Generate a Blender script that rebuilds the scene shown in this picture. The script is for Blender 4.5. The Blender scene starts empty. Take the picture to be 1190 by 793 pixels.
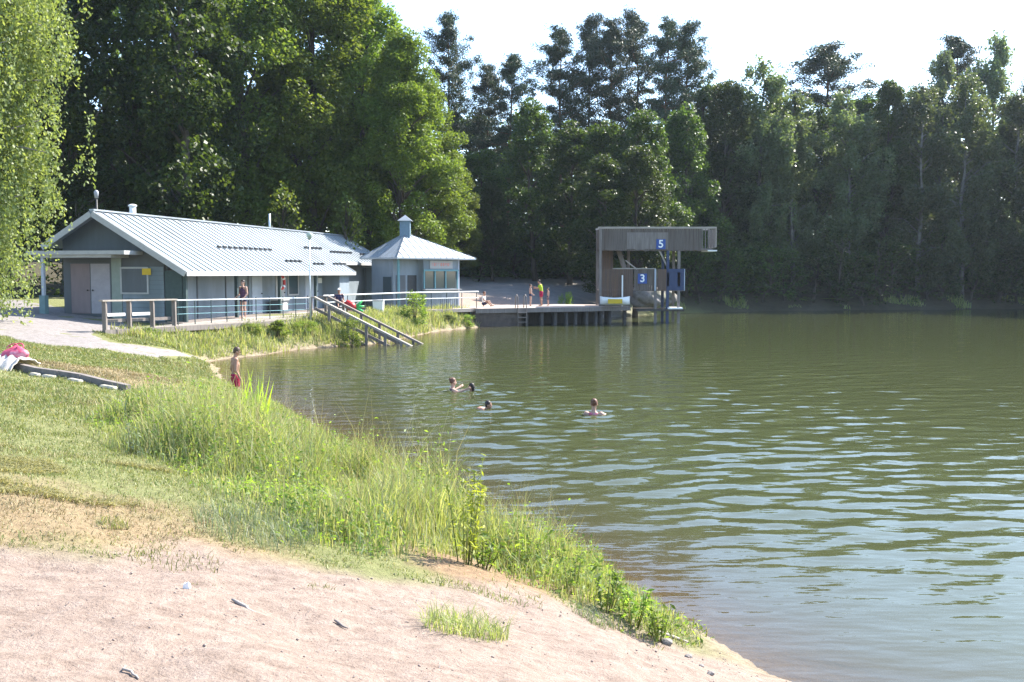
import bpy, bmesh, math, random
import numpy as np
from mathutils import Vector, Matrix

SC = bpy.context.scene
COL = SC.collection
R = math.radians

# ------------------------------------------------------------------ camera
F_PX, CX, CY, HOR = 1150.0, 595.0, 396.5, 318.0
EYE = 3.37
PITCH = math.atan((CY - HOR) / F_PX)
cam = bpy.data.cameras.new('camera')
cam.sensor_width = 36.0
cam.lens = 36.0 * F_PX / 1190.0
cam.clip_start = 0.1
cam.clip_end = 3000.0
camo = bpy.data.objects.new('camera', cam)
COL.objects.link(camo)
camo.location = (0, 0, EYE)
camo.rotation_euler = (math.pi / 2 - PITCH, 0, 0)
SC.camera = camo

# ------------------------------------------------------------------ sky and sun
SUN_AZ, SUN_EL = R(54), R(44)
world = bpy.data.worlds.new('World')
SC.world = world
world.use_nodes = True
wn = world.node_tree.nodes
wl = world.node_tree.links
sky = wn.new('ShaderNodeTexSky')
sky.sky_type = 'NISHITA'
sky.sun_disc = False
sky.sun_elevation = SUN_EL
sky.sun_rotation = SUN_AZ
sky.air_density = 1.0
sky.dust_density = 0.7
sky.ozone_density = 2.6
wl.new(sky.outputs[0], wn['Background'].inputs[0])
wn['Background'].inputs[1].default_value = 0.15
sun = bpy.data.lights.new('sun', 'SUN')
sun.energy = 4.8
sun.angle = R(0.5)
sun.color = (1.0, 0.94, 0.85)
suno = bpy.data.objects.new('sun', sun)
COL.objects.link(suno)
sd = Vector((math.sin(SUN_AZ) * math.cos(SUN_EL), math.cos(SUN_AZ) * math.cos(SUN_EL), math.sin(SUN_EL)))
suno.rotation_euler = sd.to_track_quat('Z', 'Y').to_euler()
suno.location = (60, 60, 80)

SC.view_settings.view_transform = 'Standard'
SC.view_settings.look = 'None'
SC.view_settings.exposure = 1.78
SC.view_settings.gamma = 1.0
SC.view_settings.use_curve_mapping = False
SC.render.engine = 'CYCLES'
HAZE = 0.00015
SC.cycles.volume_bounces = 0
SC.cycles.max_bounces = 8
SC.cycles.transparent_max_bounces = 16
SC.cycles.use_denoising = True
SC.cycles.denoising_prefilter = 'NONE'
SC.cycles.caustics_reflective = False
SC.cycles.caustics_refractive = False

# ------------------------------------------------------------------ helpers
def tag(o, label=None, cat=None, group=None, kind=None):
    if label: o['label'] = label
    if cat: o['category'] = cat
    if group: o['group'] = group
    if kind: o['kind'] = kind
    return o

def thing(name, label, cat, loc=(0, 0, 0), rz=0.0, group=None):
    o = bpy.data.objects.new(name, None)
    COL.objects.link(o)
    o.empty_display_size = 0.2
    o.location = loc
    o.rotation_euler = (0, 0, rz)
    return tag(o, label, cat, group)

def world_loc(o):
    v = Vector((0, 0, 0))
    while o is not None:
        v += o.location
        o = o.parent
    return v

def raw_mesh(name, V, F, smooth=False):
    """V (n,3) array; F (m,k) array of equal-size faces or a list of such arrays"""
    V = np.asarray(V, dtype=np.float32)
    Fs = F if isinstance(F, list) else [F]
    Fs = [np.asarray(f, dtype=np.int32) for f in Fs if len(f)]
    me = bpy.data.meshes.new(name)
    me.vertices.add(len(V))
    me.vertices.foreach_set('co', V.ravel())
    loops = np.concatenate([f.ravel() for f in Fs])
    tot = np.concatenate([np.full(len(f), f.shape[1], dtype=np.int32) for f in Fs])
    start = np.concatenate([[0], np.cumsum(tot)[:-1]]).astype(np.int32)
    me.loops.add(len(loops))
    me.loops.foreach_set('vertex_index', loops)
    me.polygons.add(len(tot))
    me.polygons.foreach_set('loop_start', start)
    me.polygons.foreach_set('loop_total', tot)
    if smooth:
        me.polygons.foreach_set('use_smooth', np.ones(len(tot), dtype=bool))
    me.update(calc_edges=True)
    me.validate()
    return me

def link(name, me, mat, parent=None):
    o = bpy.data.objects.new(name, me)
    COL.objects.link(o)
    if mat and not me.materials: me.materials.append(mat)
    if parent: o.parent = parent
    return o

class MB:
    """collects shapes in world coordinates, links them as one mesh"""
    def __init__(s): s.v = []; s.f = []
    def add(s, vs, fs):
        n = len(s.v)
        s.v += [tuple(v) for v in vs]
        s.f += [tuple(i + n for i in f) for f in fs]
        return s
    def hexa(s, b, t):
        return s.add(list(b) + list(t), [(3, 2, 1, 0), (4, 5, 6, 7), (0, 1, 5, 4), (1, 2, 6, 5), (2, 3, 7, 6), (3, 0, 4, 7)])
    def box(s, x0, x1, y0, y1, z0, z1, fr=None):
        P = [(x0, y0), (x1, y0), (x1, y1), (x0, y1)]
        f = fr or (lambda x, y, z: (x, y, z))
        return s.hexa([f(x, y, z0) for x, y in P], [f(x, y, z1) for x, y in P])
    def bar(s, p, q, w, h, up=(0, 0, 1)):
        p, q = Vector(p), Vector(q)
        d = (q - p).normalized(); up = Vector(up)
        if abs(d.dot(up)) > 0.98: up = Vector((0, 1, 0))
        a = d.cross(up).normalized() * (w / 2); b = a.cross(d).normalized() * (h / 2)
        return s.hexa([p - a - b, p + a - b, p + a + b, p - a + b], [q - a - b, q + a - b, q + a + b, q - a + b])
    def tube(s, pts, rad, n=8, cap=True):
        pts = [Vector(p) for p in pts]
        if not hasattr(rad, '__len__'): rad = [rad] * len(pts)
        vs, fs = [], []
        for i, p in enumerate(pts):
            d = (pts[min(i + 1, len(pts) - 1)] - pts[max(i - 1, 0)]).normalized()
            up = Vector((0, 0, 1)) if abs(d.z) < 0.9 else Vector((1, 0, 0))
            a = d.cross(up).normalized(); b = a.cross(d)
            for k in range(n):
                t = 2 * math.pi * k / n
                vs.append(p + (a * math.cos(t) + b * math.sin(t)) * rad[i])
        for i in range(len(pts) - 1):
            for k in range(n):
                fs.append((i * n + k, i * n + (k + 1) % n, (i + 1) * n + (k + 1) % n, (i + 1) * n + k))
        if cap:
            fs.append(tuple(reversed(range(n)))); fs.append(tuple(range((len(pts) - 1) * n, len(pts) * n)))
        return s.add(vs, fs)
    def ball(s, c, r, n=10, m=7, rot=None):
        if not hasattr(r, '__len__'): r = (r, r, r)
        vs, fs = [], []
        c = Vector(c)
        def pt(x, y, z):
            v = Vector((x * r[0], y * r[1], z * r[2]))
            return c + (rot @ v if rot else v)
        vs.append(pt(0, 0, -1))
        for i in range(1, m):
            a = math.pi * i / m - math.pi / 2
            for k in range(n):
                t = 2 * math.pi * k / n
                vs.append(pt(math.cos(a) * math.cos(t), math.cos(a) * math.sin(t), math.sin(a)))
        vs.append(pt(0, 0, 1))
        for k in range(n): fs.append((0, 1 + (k + 1) % n, 1 + k))
        for i in range(m - 2):
            for k in range(n):
                fs.append((1 + i * n + k, 1 + i * n + (k + 1) % n, 1 + (i + 1) * n + (k + 1) % n, 1 + (i + 1) * n + k))
        L = len(vs) - 1
        for k in range(n): fs.append((L, L - n + k, L - n + (k + 1) % n))
        return s.add(vs, fs)
    def capsule(s, p, q, r0, r1, n=12):
        p, q = Vector(p), Vector(q)
        d = q - p; L = d.length
        if L < 1e-6: return s.ball(p, r0)
        d = d / L
        pts, rad = [], []
        for a in (-80, -55, -28): pts.append(p + d * (r0 * math.sin(R(a)))); rad.append(r0 * math.cos(R(a)))
        pts.append(p); rad.append(r0); pts.append(q); rad.append(r1)
        for a in (28, 55, 80): pts.append(q + d * (r1 * math.sin(R(a)))); rad.append(r1 * math.cos(R(a)))
        return s.tube(pts, rad, n)
    def prism(s, poly, z0, z1):
        n = len(poly)
        vs = [(x, y, z0) for x, y in poly] + [(x, y, z1) for x, y in poly]
        return s.add(vs, [tuple(reversed(range(n))), tuple(range(n, 2 * n))] + [(i, (i + 1) % n, n + (i + 1) % n, n + i) for i in range(n)])
    def build(s, name, mat, parent=None, loc=None, smooth=False, bevel=0.0):
        off = world_loc(parent) if parent else Vector(loc or (0, 0, 0))
        me = bpy.data.meshes.new(name)
        me.from_pydata([tuple(Vector(v) - off) for v in s.v], [], s.f)
        bm = bmesh.new(); bm.from_mesh(me)
        bmesh.ops.recalc_face_normals(bm, faces=bm.faces)
        if bevel:
            bmesh.ops.bevel(bm, geom=bm.edges[:], offset=bevel, segments=1, affect='EDGES')
        bm.to_mesh(me); bm.free()
        if smooth:
            me.polygons.foreach_set('use_smooth', np.ones(len(me.polygons), dtype=bool))
        o = link(name, me, mat, parent)
        if loc and not parent: o.location = loc
        return o

# pixel of the photograph at a known depth or height -> point in the place
_c, _s = math.cos(PITCH), math.sin(PITCH)
def ray(px, py):
    x = (px - CX) / F_PX; y = -(py - CY) / F_PX
    return np.array([x, _c + y * _s, -_s + y * _c])
def at_depth(px, py, Y):
    d = ray(px, py); t = Y / d[1]
    return Vector((d[0] * t, Y, EYE + d[2] * t))
def at_height(px, py, z):
    d = ray(px, py); t = (z - EYE) / d[2]
    return Vector((d[0] * t, d[1] * t, z))
def zpix(py, Y):           # height of a row at a depth
    return at_depth(CX, py, Y).z

# ------------------------------------------------------------------ noise
def vnoise(x, y, scale, seed=0):
    x = np.asarray(x, float) * scale; y = np.asarray(y, float) * scale
    xi = np.floor(x).astype(np.int64); yi = np.floor(y).astype(np.int64)
    fx = x - xi; fy = y - yi
    fx = fx * fx * (3 - 2 * fx); fy = fy * fy * (3 - 2 * fy)
    def h(a, b):
        n = (a * 374761393 + b * 668265263 + seed * 974711) & 0x7fffffff
        n = ((n ^ (n >> 13)) * 1274126177) & 0x7fffffff
        return ((n ^ (n >> 16)) & 0xffff) / 65535.0
    return (h(xi, yi) * (1 - fx) + h(xi + 1, yi) * fx) * (1 - fy) + (h(xi, yi + 1) * (1 - fx) + h(xi + 1, yi + 1) * fx) * fy
def fbm(x, y, scale, seed=0, o=4):
    t = 0; a = 0.5; w = 0
    for i in range(o):
        t = t + a * vnoise(x, y, scale * 2 ** i, seed + 17 * i); w += a; a *= 0.5
    return t / w
def sst(a, b, x):
    t = np.clip((np.asarray(x, float) - a) / (b - a), 0, 1)
    return t * t * (3 - 2 * t)

def sdf_poly(X, Y, poly):
    """distance to the polygon's edge, negative inside"""
    X = np.asarray(X, float); Y = np.asarray(Y, float)
    d = np.full(X.shape, 1e18); ins = np.zeros(X.shape, bool)
    n = len(poly)
    for i in range(n):
        ax, ay = poly[i]; bx, by = poly[(i + 1) % n]
        ex, ey = bx - ax, by - ay
        t = np.clip(((X - ax) * ex + (Y - ay) * ey) / (ex * ex + ey * ey), 0, 1)
        d = np.minimum(d, (X - ax - t * ex) ** 2 + (Y - ay - t * ey) ** 2)
        c = ((ay > Y) != (by > Y)) & (X < (bx - ax) * (Y - ay) / (by - ay + 1e-30) + ax)
        ins ^= c
    d = np.sqrt(d)
    return np.where(ins, -d, d)

# ------------------------------------------------------------------ terrain
LAKE = [(16, -30), (11, -8), (8, -2), (5.6, 2), (3.6, 5.6), (1.95, 8.16), (1.6, 9.2), (0.9, 10.9), (-1.0, 13.7), (-2.4, 17.1),
        (-5.1, 23.2), (-6.5, 25.8), (-8.5, 29.4), (-10.4, 34.6), (-11.7, 37.4), (-11.4, 39.0), (-10.4, 41.2), (-9.4, 44.2), (-7.9, 46.2),
        (-6.6, 47.8), (-5.6, 52), (-4.6, 57.2), (-2.6, 61.5), (-0.6, 65.5), (4, 72.5), (10, 80), (16, 86), (24, 90), (34, 92), (52, 96), (74, 94),
        (95, 80), (112, 50), (112, 0), (100, -30)]
def lake_d(X, Y):
    return sdf_poly(X, Y, LAKE) + 0.35 * (vnoise(X, Y, 0.9, 5) - 0.5) * sst(60, 30, Y) + 0.12 * (vnoise(X, Y, 3.1, 6) - 0.5)
PY = [-40, 4, 10, 18, 30, 38, 50, 58, 66, 74, 90, 130, 400]
PZ = [2.5, 2.35, 2.15, 1.95, 1.62, 1.40, 1.34, 1.14, 1.15, 2.2, 3.0, 5.0, 9.0]
LZ = [4.5, 4.5, 4.2, 3.8, 3.2, 1.6, 1.0, 0.8, 0.9, 3.5, 4.0, 8.0, 12.0]
def ground_z(X, Y, d=None):
    X = np.asarray(X, float); Y = np.asarray(Y, float)
    if d is None: d = lake_d(X, Y)
    P = np.interp(Y, PY, PZ); L = np.interp(Y, PY, LZ)
    P = P + 0.09 * np.clip(-X - 15.5, 0, 8) * sst(24, 36, Y) + 0.05 * np.clip(-X - 30, 0, 60)
    P = P + 1.0 * sst(-12, -22, X) * sst(54, 72, Y)
    dl = np.clip(d, 0, None)
    land = P * (1 - np.exp(-dl / L))
    land = land + sst(0.3, 1.5, d) * (0.10 * (fbm(X, Y, 0.35, 3) - 0.5) + 0.06 * (fbm(X, Y, 1.7, 9, 3) - 0.5))
    return np.where(d > 0, land, np.maximum(d * 0.13, -2.5))
def gz(x, y): return float(ground_z(np.array([x]), np.array([y]))[0])
def ground_at(px, py):
    d = ray(px, py); t = np.geomspace(2, 400, 1500)
    P = np.outer(t, d)
    z = EYE + P[:, 2]; g = np.maximum(ground_z(P[:, 0], P[:, 1]), 0.0)
    k = int(np.argmax(z < g)) if (z < g).any() else len(t) - 1
    return (float(P[k, 0]), float(P[k, 1]))

SAND = [ground_at(*p) for p in [(-250, 640), (0, 637), (120, 645), (230, 640), (300, 655), (400, 668), (500, 672), (560, 690), (640, 700), (700, 722), (750, 742), (790, 752)]]
SAND = SAND + [(2.4, 8.6), (6, 2.5), (9, -3), (11, -9), (-14, -9)]
GRAVEL = [ground_at(*p) for p in [(-80, 388), (0, 391), (60, 404), (120, 407), (180, 417), (245, 424), (240, 417), (185, 404), (130, 397)]]
GRAVEL = GRAVEL + [(-15.3, 36.2), (-14.0, 38.5), (-18, 43), (-26, 50), (-34, 46)]
TALL = [ground_at(*p) for p in [(797, 752), (740, 740), (690, 716), (640, 690), (590, 672), (560, 655), (480, 652), (400, 652), (330, 640), (290, 618), (240, 596), (235, 570), (205, 545), (130, 525), (95, 490), (160, 458), (250, 437)]]
TALL = TALL + [(-9.3, 33), (-8.2, 29.4), (-6.3, 25.9), (-4.8, 23.4), (-2.1, 17.2), (-0.7, 13.9), (1.2, 11), (1.9, 9.3)]
DRY = [ground_at(*p) for p in [(-120, 575), (0, 565), (110, 570), (190, 585), (235, 615), (300, 640), (330, 660), (200, 648), (0, 640), (-120, 640)]]
DRY2 = [ground_at(*p) for p in [(0, 418), (90, 425), (200, 440), (240, 450), (160, 455), (60, 435), (0, 426)]]
DIRT = [ground_at(*p) for p in [(455, 648), (520, 645), (590, 655), (640, 668), (660, 690), (600, 700), (520, 672), (460, 660)]]

def axis(lo, hi, fine0, fine1, step, grow, maxstep=1e9):
    a = list(np.arange(fine0, fine1 + 1e-6, step))
    s = step; x = a[-1]
    while x < hi: s = min(s * grow, maxstep); x += s; a.append(x)
    s = step; x = a[0]; b = []
    while x > lo: s = min(s * grow, maxstep); x -= s; b.append(x)
    return np.array(b[::-1] + a)

def grid_mesh(name, xs, ys, zf, keep=None):
    X, Y = np.meshgrid(xs, ys)
    Z, extra = zf(X, Y)
    nx, ny = len(xs), len(ys)
    V = np.stack([X, Y, Z], -1).reshape(-1, 3)
    I = np.arange(nx * ny).reshape(ny, nx)
    Fq = np.stack([I[:-1, :-1], I[:-1, 1:], I[1:, 1:], I[1:, :-1]], -1).reshape(-1, 4)
    if keep is not None:
        k = keep(X, Y).ravel()
        Fq = Fq[k[Fq].any(1)]
        used = np.zeros(len(V), bool); used[Fq.ravel()] = True
        idx = np.cumsum(used) - 1
        Fq = idx[Fq]; V = V[used]
        extra = {n: a.ravel()[used] for n, a in extra.items()}
    me = raw_mesh(name, V, Fq, smooth=True)
    for n, a in extra.items():
        at = me.attributes.new(n, 'FLOAT', 'POINT')
        at.data.foreach_set('value', np.asarray(a, dtype=np.float32).ravel())
    return me

# ------------------------------------------------------------------ materials
def nodes(m):
    m.use_nodes = True
    nt = m.node_tree
    return nt, nt.nodes, nt.links, nt.nodes['Principled BSDF']

def mat(name, col, rough=0.6, var=0.14, scale=6.0, bump=0.0, metallic=0.0, spec=0.35, stretch=(1, 1, 1), stain=None, bscale=None):
    m = bpy.data.materials.new(name)
    nt, N, L, P = nodes(m)
    tc = N.new('ShaderNodeTexCoord'); mp = N.new('ShaderNodeMapping')
    mp.inputs['Scale'].default_value = stretch
    L.new(tc.outputs['Object'], mp.inputs[0])
    nz = N.new('ShaderNodeTexNoise'); nz.inputs['Scale'].default_value = scale; nz.inputs['Detail'].default_value = 6
    nz.inputs['Roughness'].default_value = 0.65
    L.new(mp.outputs[0], nz.inputs[0])
    cr = N.new('ShaderNodeValToRGB')
    cr.color_ramp.elements[0].position = 0.3; cr.color_ramp.elements[1].position = 0.7
    cr.color_ramp.elements[0].color = [c * (1 - var) for c in col] + [1]
    cr.color_ramp.elements[1].color = [min(1, c * (1 + var)) for c in col] + [1]
    L.new(nz.outputs[0], cr.inputs[0])
    out = cr.outputs[0]
    if stain:
        n2 = N.new('ShaderNodeTexNoise'); n2.inputs['Scale'].default_value = scale * 0.31; n2.inputs['Detail'].default_value = 4
        L.new(mp.outputs[0], n2.inputs[0])
        r2 = N.new('ShaderNodeMapRange'); r2.inputs[1].default_value = 0.5; r2.inputs[2].default_value = 0.68
        L.new(n2.outputs[0], r2.inputs[0])
        mx = N.new('ShaderNodeMix'); mx.data_type = 'RGBA'
        L.new(r2.outputs[0], mx.inputs[0]); L.new(out, mx.inputs[6]); mx.inputs[7].default_value = list(stain) + [1]
        out = mx.outputs[2]
    L.new(out, P.inputs['Base Color'])
    P.inputs['Roughness'].default_value = rough
    P.inputs['Metallic'].default_value = metallic
    P.inputs['Specular IOR Level'].default_value = spec
    if bump:
        b = N.new('ShaderNodeBump'); b.inputs['Strength'].default_value = bump; b.inputs['Distance'].default_value = 0.02
        n3 = N.new('ShaderNodeTexNoise'); n3.inputs['Scale'].default_value = bscale or scale * 3; n3.inputs['Detail'].default_value = 5
        L.new(mp.outputs[0], n3.inputs[0]); L.new(n3.outputs[0], b.inputs['Height']); L.new(b.outputs[0], P.inputs['Normal'])
    return m

def leaf_mat(name, cols, trans=0.35, tcol=None, rough=0.5, spread=0.25):
    """each leaf its own shade (random per island), reflecting and letting light through"""
    m = bpy.data.materials.new(name)
    nt, N, L, P = nodes(m)
    g = N.new('ShaderNodeNewGeometry')
    oi = N.new('ShaderNodeObjectInfo')
    cr = N.new('ShaderNodeValToRGB')
    els = cr.color_ramp.elements
    while len(els) < len(cols): els.new(0.5)
    for i, c in enumerate(cols):
        els[i].position = i / max(1, len(cols) - 1); els[i].color = list(c) + [1]
    L.new(g.outputs['Random Per Island'], cr.inputs[0])
    hs = N.new('ShaderNodeHueSaturation')
    mr = N.new('ShaderNodeMapRange'); mr.inputs[3].default_value = 0.485; mr.inputs[4].default_value = 0.515
    L.new(oi.outputs['Random'], mr.inputs[0]); L.new(mr.outputs[0], hs.inputs['Hue'])
    mv = N.new('ShaderNodeMapRange'); mv.inputs[3].default_value = 1 - spread; mv.inputs[4].default_value = 1 + spread
    L.new(oi.outputs['Random'], mv.inputs[0]); L.new(mv.outputs[0], hs.inputs['Value'])
    L.new(cr.outputs[0], hs.inputs['Color'])
    L.new(hs.outputs[0], P.inputs['Base Color'])
    P.inputs['Roughness'].default_value = rough
    P.inputs['Specular IOR Level'].default_value = 0.3
    tr = N.new('ShaderNodeBsdfTranslucent')
    gm = N.new('ShaderNodeMix'); gm.data_type = 'RGBA'; gm.blend_type = 'MULTIPLY'; gm.inputs[0].default_value = 1.0
    L.new(hs.outputs[0], gm.inputs[6]); gm.inputs[7].default_value = list(tcol or (1.5, 1.45, 0.6)) + [1]
    L.new(gm.outputs[2], tr.inputs[0])
    mx = N.new('ShaderNodeMixShader'); mx.inputs[0].default_value = trans
    L.new(P.outputs[0], mx.inputs[1]); L.new(tr.outputs[0], mx.inputs[2])
    L.new(mx.outputs[0], N['Material Output'].inputs[0])
    return m

MAT = {}
MAT['wall_blue'] = mat('pale_blue_board', (0.20, 0.24, 0.275), 0.6, 0.14, 2.0, 0.15, stretch=(1, 1, 0.3), stain=(0.13, 0.165, 0.185))
MAT['wall_grey'] = mat('grey_board', (0.095, 0.105, 0.115), 0.65, 0.1, 3.0, 0.2, stretch=(1, 1, 0.2))
MAT['wall_light'] = mat('light_board', (0.38, 0.42, 0.48), 0.6, 0.06, 3.0, 0.1, stretch=(1, 1, 0.2))
MAT['door_pink'] = mat('faded_pink_paint', (0.20, 0.155, 0.158), 0.6, 0.1, 4.0, 0.1, stretch=(1, 1, 0.3))
MAT['trim'] = mat('weathered_white_trim', (0.36, 0.365, 0.36), 0.55, 0.1, 5.0)
MAT['roof'] = mat('galvanised_roof', (0.31, 0.345, 0.375), 0.45, 0.12, 1.3, 0.05, metallic=0.2, stain=(0.24, 0.265, 0.28))
MAT['dark_metal'] = mat('dark_metal', (0.03, 0.033, 0.036), 0.5, 0.2, 8)
MAT['steel'] = mat('galvanised_steel', (0.55, 0.60, 0.63), 0.35, 0.1, 8, metallic=0.5)
MAT['post_dark'] = mat('dark_green_post', (0.045, 0.07, 0.07), 0.6, 0.15, 8)
MAT['teal'] = mat('teal_frame', (0.12, 0.26, 0.29), 0.5, 0.1, 6)
MAT['wood_grey'] = mat('weathered_grey_wood', (0.18, 0.155, 0.14), 0.8, 0.3, 9, 0.3, stretch=(1, 1, 0.12), stain=(0.17, 0.145, 0.13))
MAT['wood_pale'] = mat('bleached_wood', (0.32, 0.28, 0.24), 0.8, 0.2, 7, 0.3, stretch=(0.3, 0.3, 1))
MAT['wood_deck'] = mat('sun_bleached_deck', (0.40, 0.325, 0.275), 0.75, 0.18, 3.0, 0.25, stretch=(0.4, 2, 1))
MAT['wood_brown'] = mat('brown_stained_boards', (0.10, 0.066, 0.05), 0.75, 0.25, 5, 0.25, stretch=(3, 3, 0.15), stain=(0.14, 0.08, 0.05))
MAT['wood_tower'] = mat('grey_brown_boards', (0.115, 0.095, 0.082), 0.8, 0.4, 5, 0.25, stretch=(4, 4, 0.15), stain=(0.085, 0.062, 0.05))
MAT['wood_dark'] = mat('wet_dark_timber', (0.055, 0.048, 0.042), 0.7, 0.3, 6, 0.3, stretch=(1, 1, 0.2))
MAT['concrete'] = mat('stained_concrete', (0.085, 0.066, 0.055), 0.85, 0.3, 3, 0.3, stain=(0.045, 0.038, 0.032))
MAT['stone_light'] = mat('pale_kerb_stone', (0.30, 0.285, 0.23), 0.85, 0.3, 9, 0.4)
MAT['white'] = mat('white_paint', (0.78, 0.78, 0.76), 0.5, 0.05, 5)
MAT['black'] = mat('black_fabric', (0.02, 0.02, 0.025), 0.8, 0.2, 20)
MAT['blue_sign'] = mat('blue_enamel', (0.015, 0.06, 0.25), 0.4, 0.05, 5)
MAT['blue_panel'] = mat('faded_blue_panel', (0.03, 0.045, 0.10), 0.6, 0.15, 5)
MAT['yellow'] = mat('yellow_plastic', (0.55, 0.38, 0.02), 0.45, 0.06, 5)
MAT['red'] = mat('red_cloth', (0.30, 0.002, 0.045), 0.75, 0.12, 30)
MAT['red_plastic'] = mat('red_plastic', (0.40, 0.02, 0.018), 0.4, 0.08, 10)
MAT['lime'] = mat('lime_shirt', (0.33, 0.46, 0.02), 0.8, 0.1, 30)
MAT['pink'] = mat('pink_cloth', (0.52, 0.07, 0.13), 0.8, 0.12, 20, stain=(0.6, 0.28, 0.34))
MAT['navy'] = mat('navy_cloth', (0.03, 0.03, 0.07), 0.8, 0.15, 30)
MAT['plum'] = mat('striped_plum_cloth', (0.10, 0.05, 0.09), 0.8, 0.4, 12, stretch=(0.2, 0.2, 5))
MAT['towel'] = mat('cream_towel', (0.52, 0.46, 0.40), 0.95, 0.1, 18, 0.5)
MAT['green_float'] = mat('green_vinyl', (0.05, 0.38, 0.10), 0.35, 0.05, 10)
MAT['skin'] = mat('tanned_skin', (0.31, 0.17, 0.115), 0.5, 0.06, 14)
MAT['skin_pale'] = mat('fair_skin', (0.44, 0.27, 0.20), 0.5, 0.06, 14)
MAT['hair_brown'] = mat('brown_hair', (0.06, 0.035, 0.022), 0.55, 0.3, 40, stretch=(1, 1, 0.3))
MAT['hair_dark'] = mat('dark_hair', (0.022, 0.015, 0.012), 0.5, 0.3, 40, stretch=(1, 1, 0.3))
MAT['hair_auburn'] = mat('auburn_hair', (0.12, 0.05, 0.03), 0.5, 0.35, 40, stretch=(1, 1, 0.3))
MAT['bark'] = mat('dark_bark', (0.075, 0.062, 0.05), 0.9, 0.35, 4, 0.6, stretch=(1, 1, 0.25))
MAT['bark_pine'] = mat('pine_bark', (0.17, 0.09, 0.055), 0.9, 0.35, 3, 0.6, stretch=(1, 1, 0.3))
MAT['bark_birch'] = mat('birch_bark', (0.17, 0.16, 0.145), 0.8, 0.25, 3, 0.4, stretch=(1, 1, 2.5), stain=(0.05, 0.045, 0.04))
MAT['pebble'] = mat('pebble', (0.24, 0.19, 0.165), 0.9, 0.25, 30)
MAT['rock'] = mat('grey_granite', (0.20, 0.18, 0.165), 0.85, 0.3, 3, 0.6, stain=(0.10, 0.105, 0.06))
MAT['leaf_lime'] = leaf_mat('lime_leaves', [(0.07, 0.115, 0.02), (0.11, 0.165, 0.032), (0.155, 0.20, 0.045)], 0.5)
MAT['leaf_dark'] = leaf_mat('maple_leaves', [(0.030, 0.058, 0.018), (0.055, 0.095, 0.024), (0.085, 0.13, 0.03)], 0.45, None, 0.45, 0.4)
MAT['leaf_birch'] = leaf_mat('birch_leaves', [(0.14, 0.18, 0.06), (0.18, 0.22, 0.085), (0.24, 0.27, 0.13)], 0.42)
MAT['leaf_silver'] = leaf_mat('silvery_birch_leaves', [(0.065, 0.092, 0.045), (0.092, 0.122, 0.06), (0.125, 0.145, 0.08)], 0.45, (1.5, 1.5, 0.7), 0.38, 0.42)
MAT['needles'] = leaf_mat('pine_needles', [(0.028, 0.052, 0.028), (0.045, 0.07, 0.036), (0.065, 0.08, 0.04)], 0.15, (1.2, 1.2, 0.7))
MAT['leaf_bush'] = leaf_mat('bush_leaves', [(0.09, 0.15, 0.03), (0.15, 0.23, 0.045), (0.21, 0.28, 0.07)], 0.6)
MAT['grass_tall'] = leaf_mat('tall_grass', [(0.145, 0.18, 0.058), (0.205, 0.24, 0.088), (0.265, 0.285, 0.125), (0.40, 0.37, 0.23)], 0.45, (1.35, 1.35, 0.6))
MAT['grass_lawn'] = leaf_mat('lawn_grass', [(0.11, 0.145, 0.038), (0.16, 0.195, 0.06), (0.215, 0.235, 0.09), (0.33, 0.29, 0.15)], 0.3, (1.3, 1.25, 0.6))
MAT['grass_hay'] = leaf_mat('dry_grass', [(0.26, 0.21, 0.10), (0.34, 0.28, 0.15), (0.22, 0.21, 0.09)], 0.25, (1.1, 1.05, 0.8))
MAT['hay'] = leaf_mat('cut_hay', [(0.26, 0.25, 0.10), (0.36, 0.34, 0.15), (0.46, 0.42, 0.22)], 0.35, (1.1, 1.1, 0.7))
MAT['grass_blue'] = leaf_mat('bluish_sedge', [(0.16, 0.21, 0.11), (0.23, 0.28, 0.17), (0.29, 0.32, 0.21)], 0.35, (1.2, 1.3, 0.8))
MAT['reed'] = leaf_mat('iris_leaves', [(0.24, 0.32, 0.04), (0.3, 0.38, 0.05), (0.35, 0.42, 0.08)], 0.45)

def glass_mat():
    m = bpy.data.materials.new('window_glass')
    nt, N, L, P = nodes(m)
    P.inputs['Base Color'].default_value = (0.05, 0.07, 0.075, 1)
    P.inputs['Roughness'].default_value = 0.06
    P.inputs['Specular IOR Level'].default_value = 0.8
    return m
MAT['glass'] = glass_mat()

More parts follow.
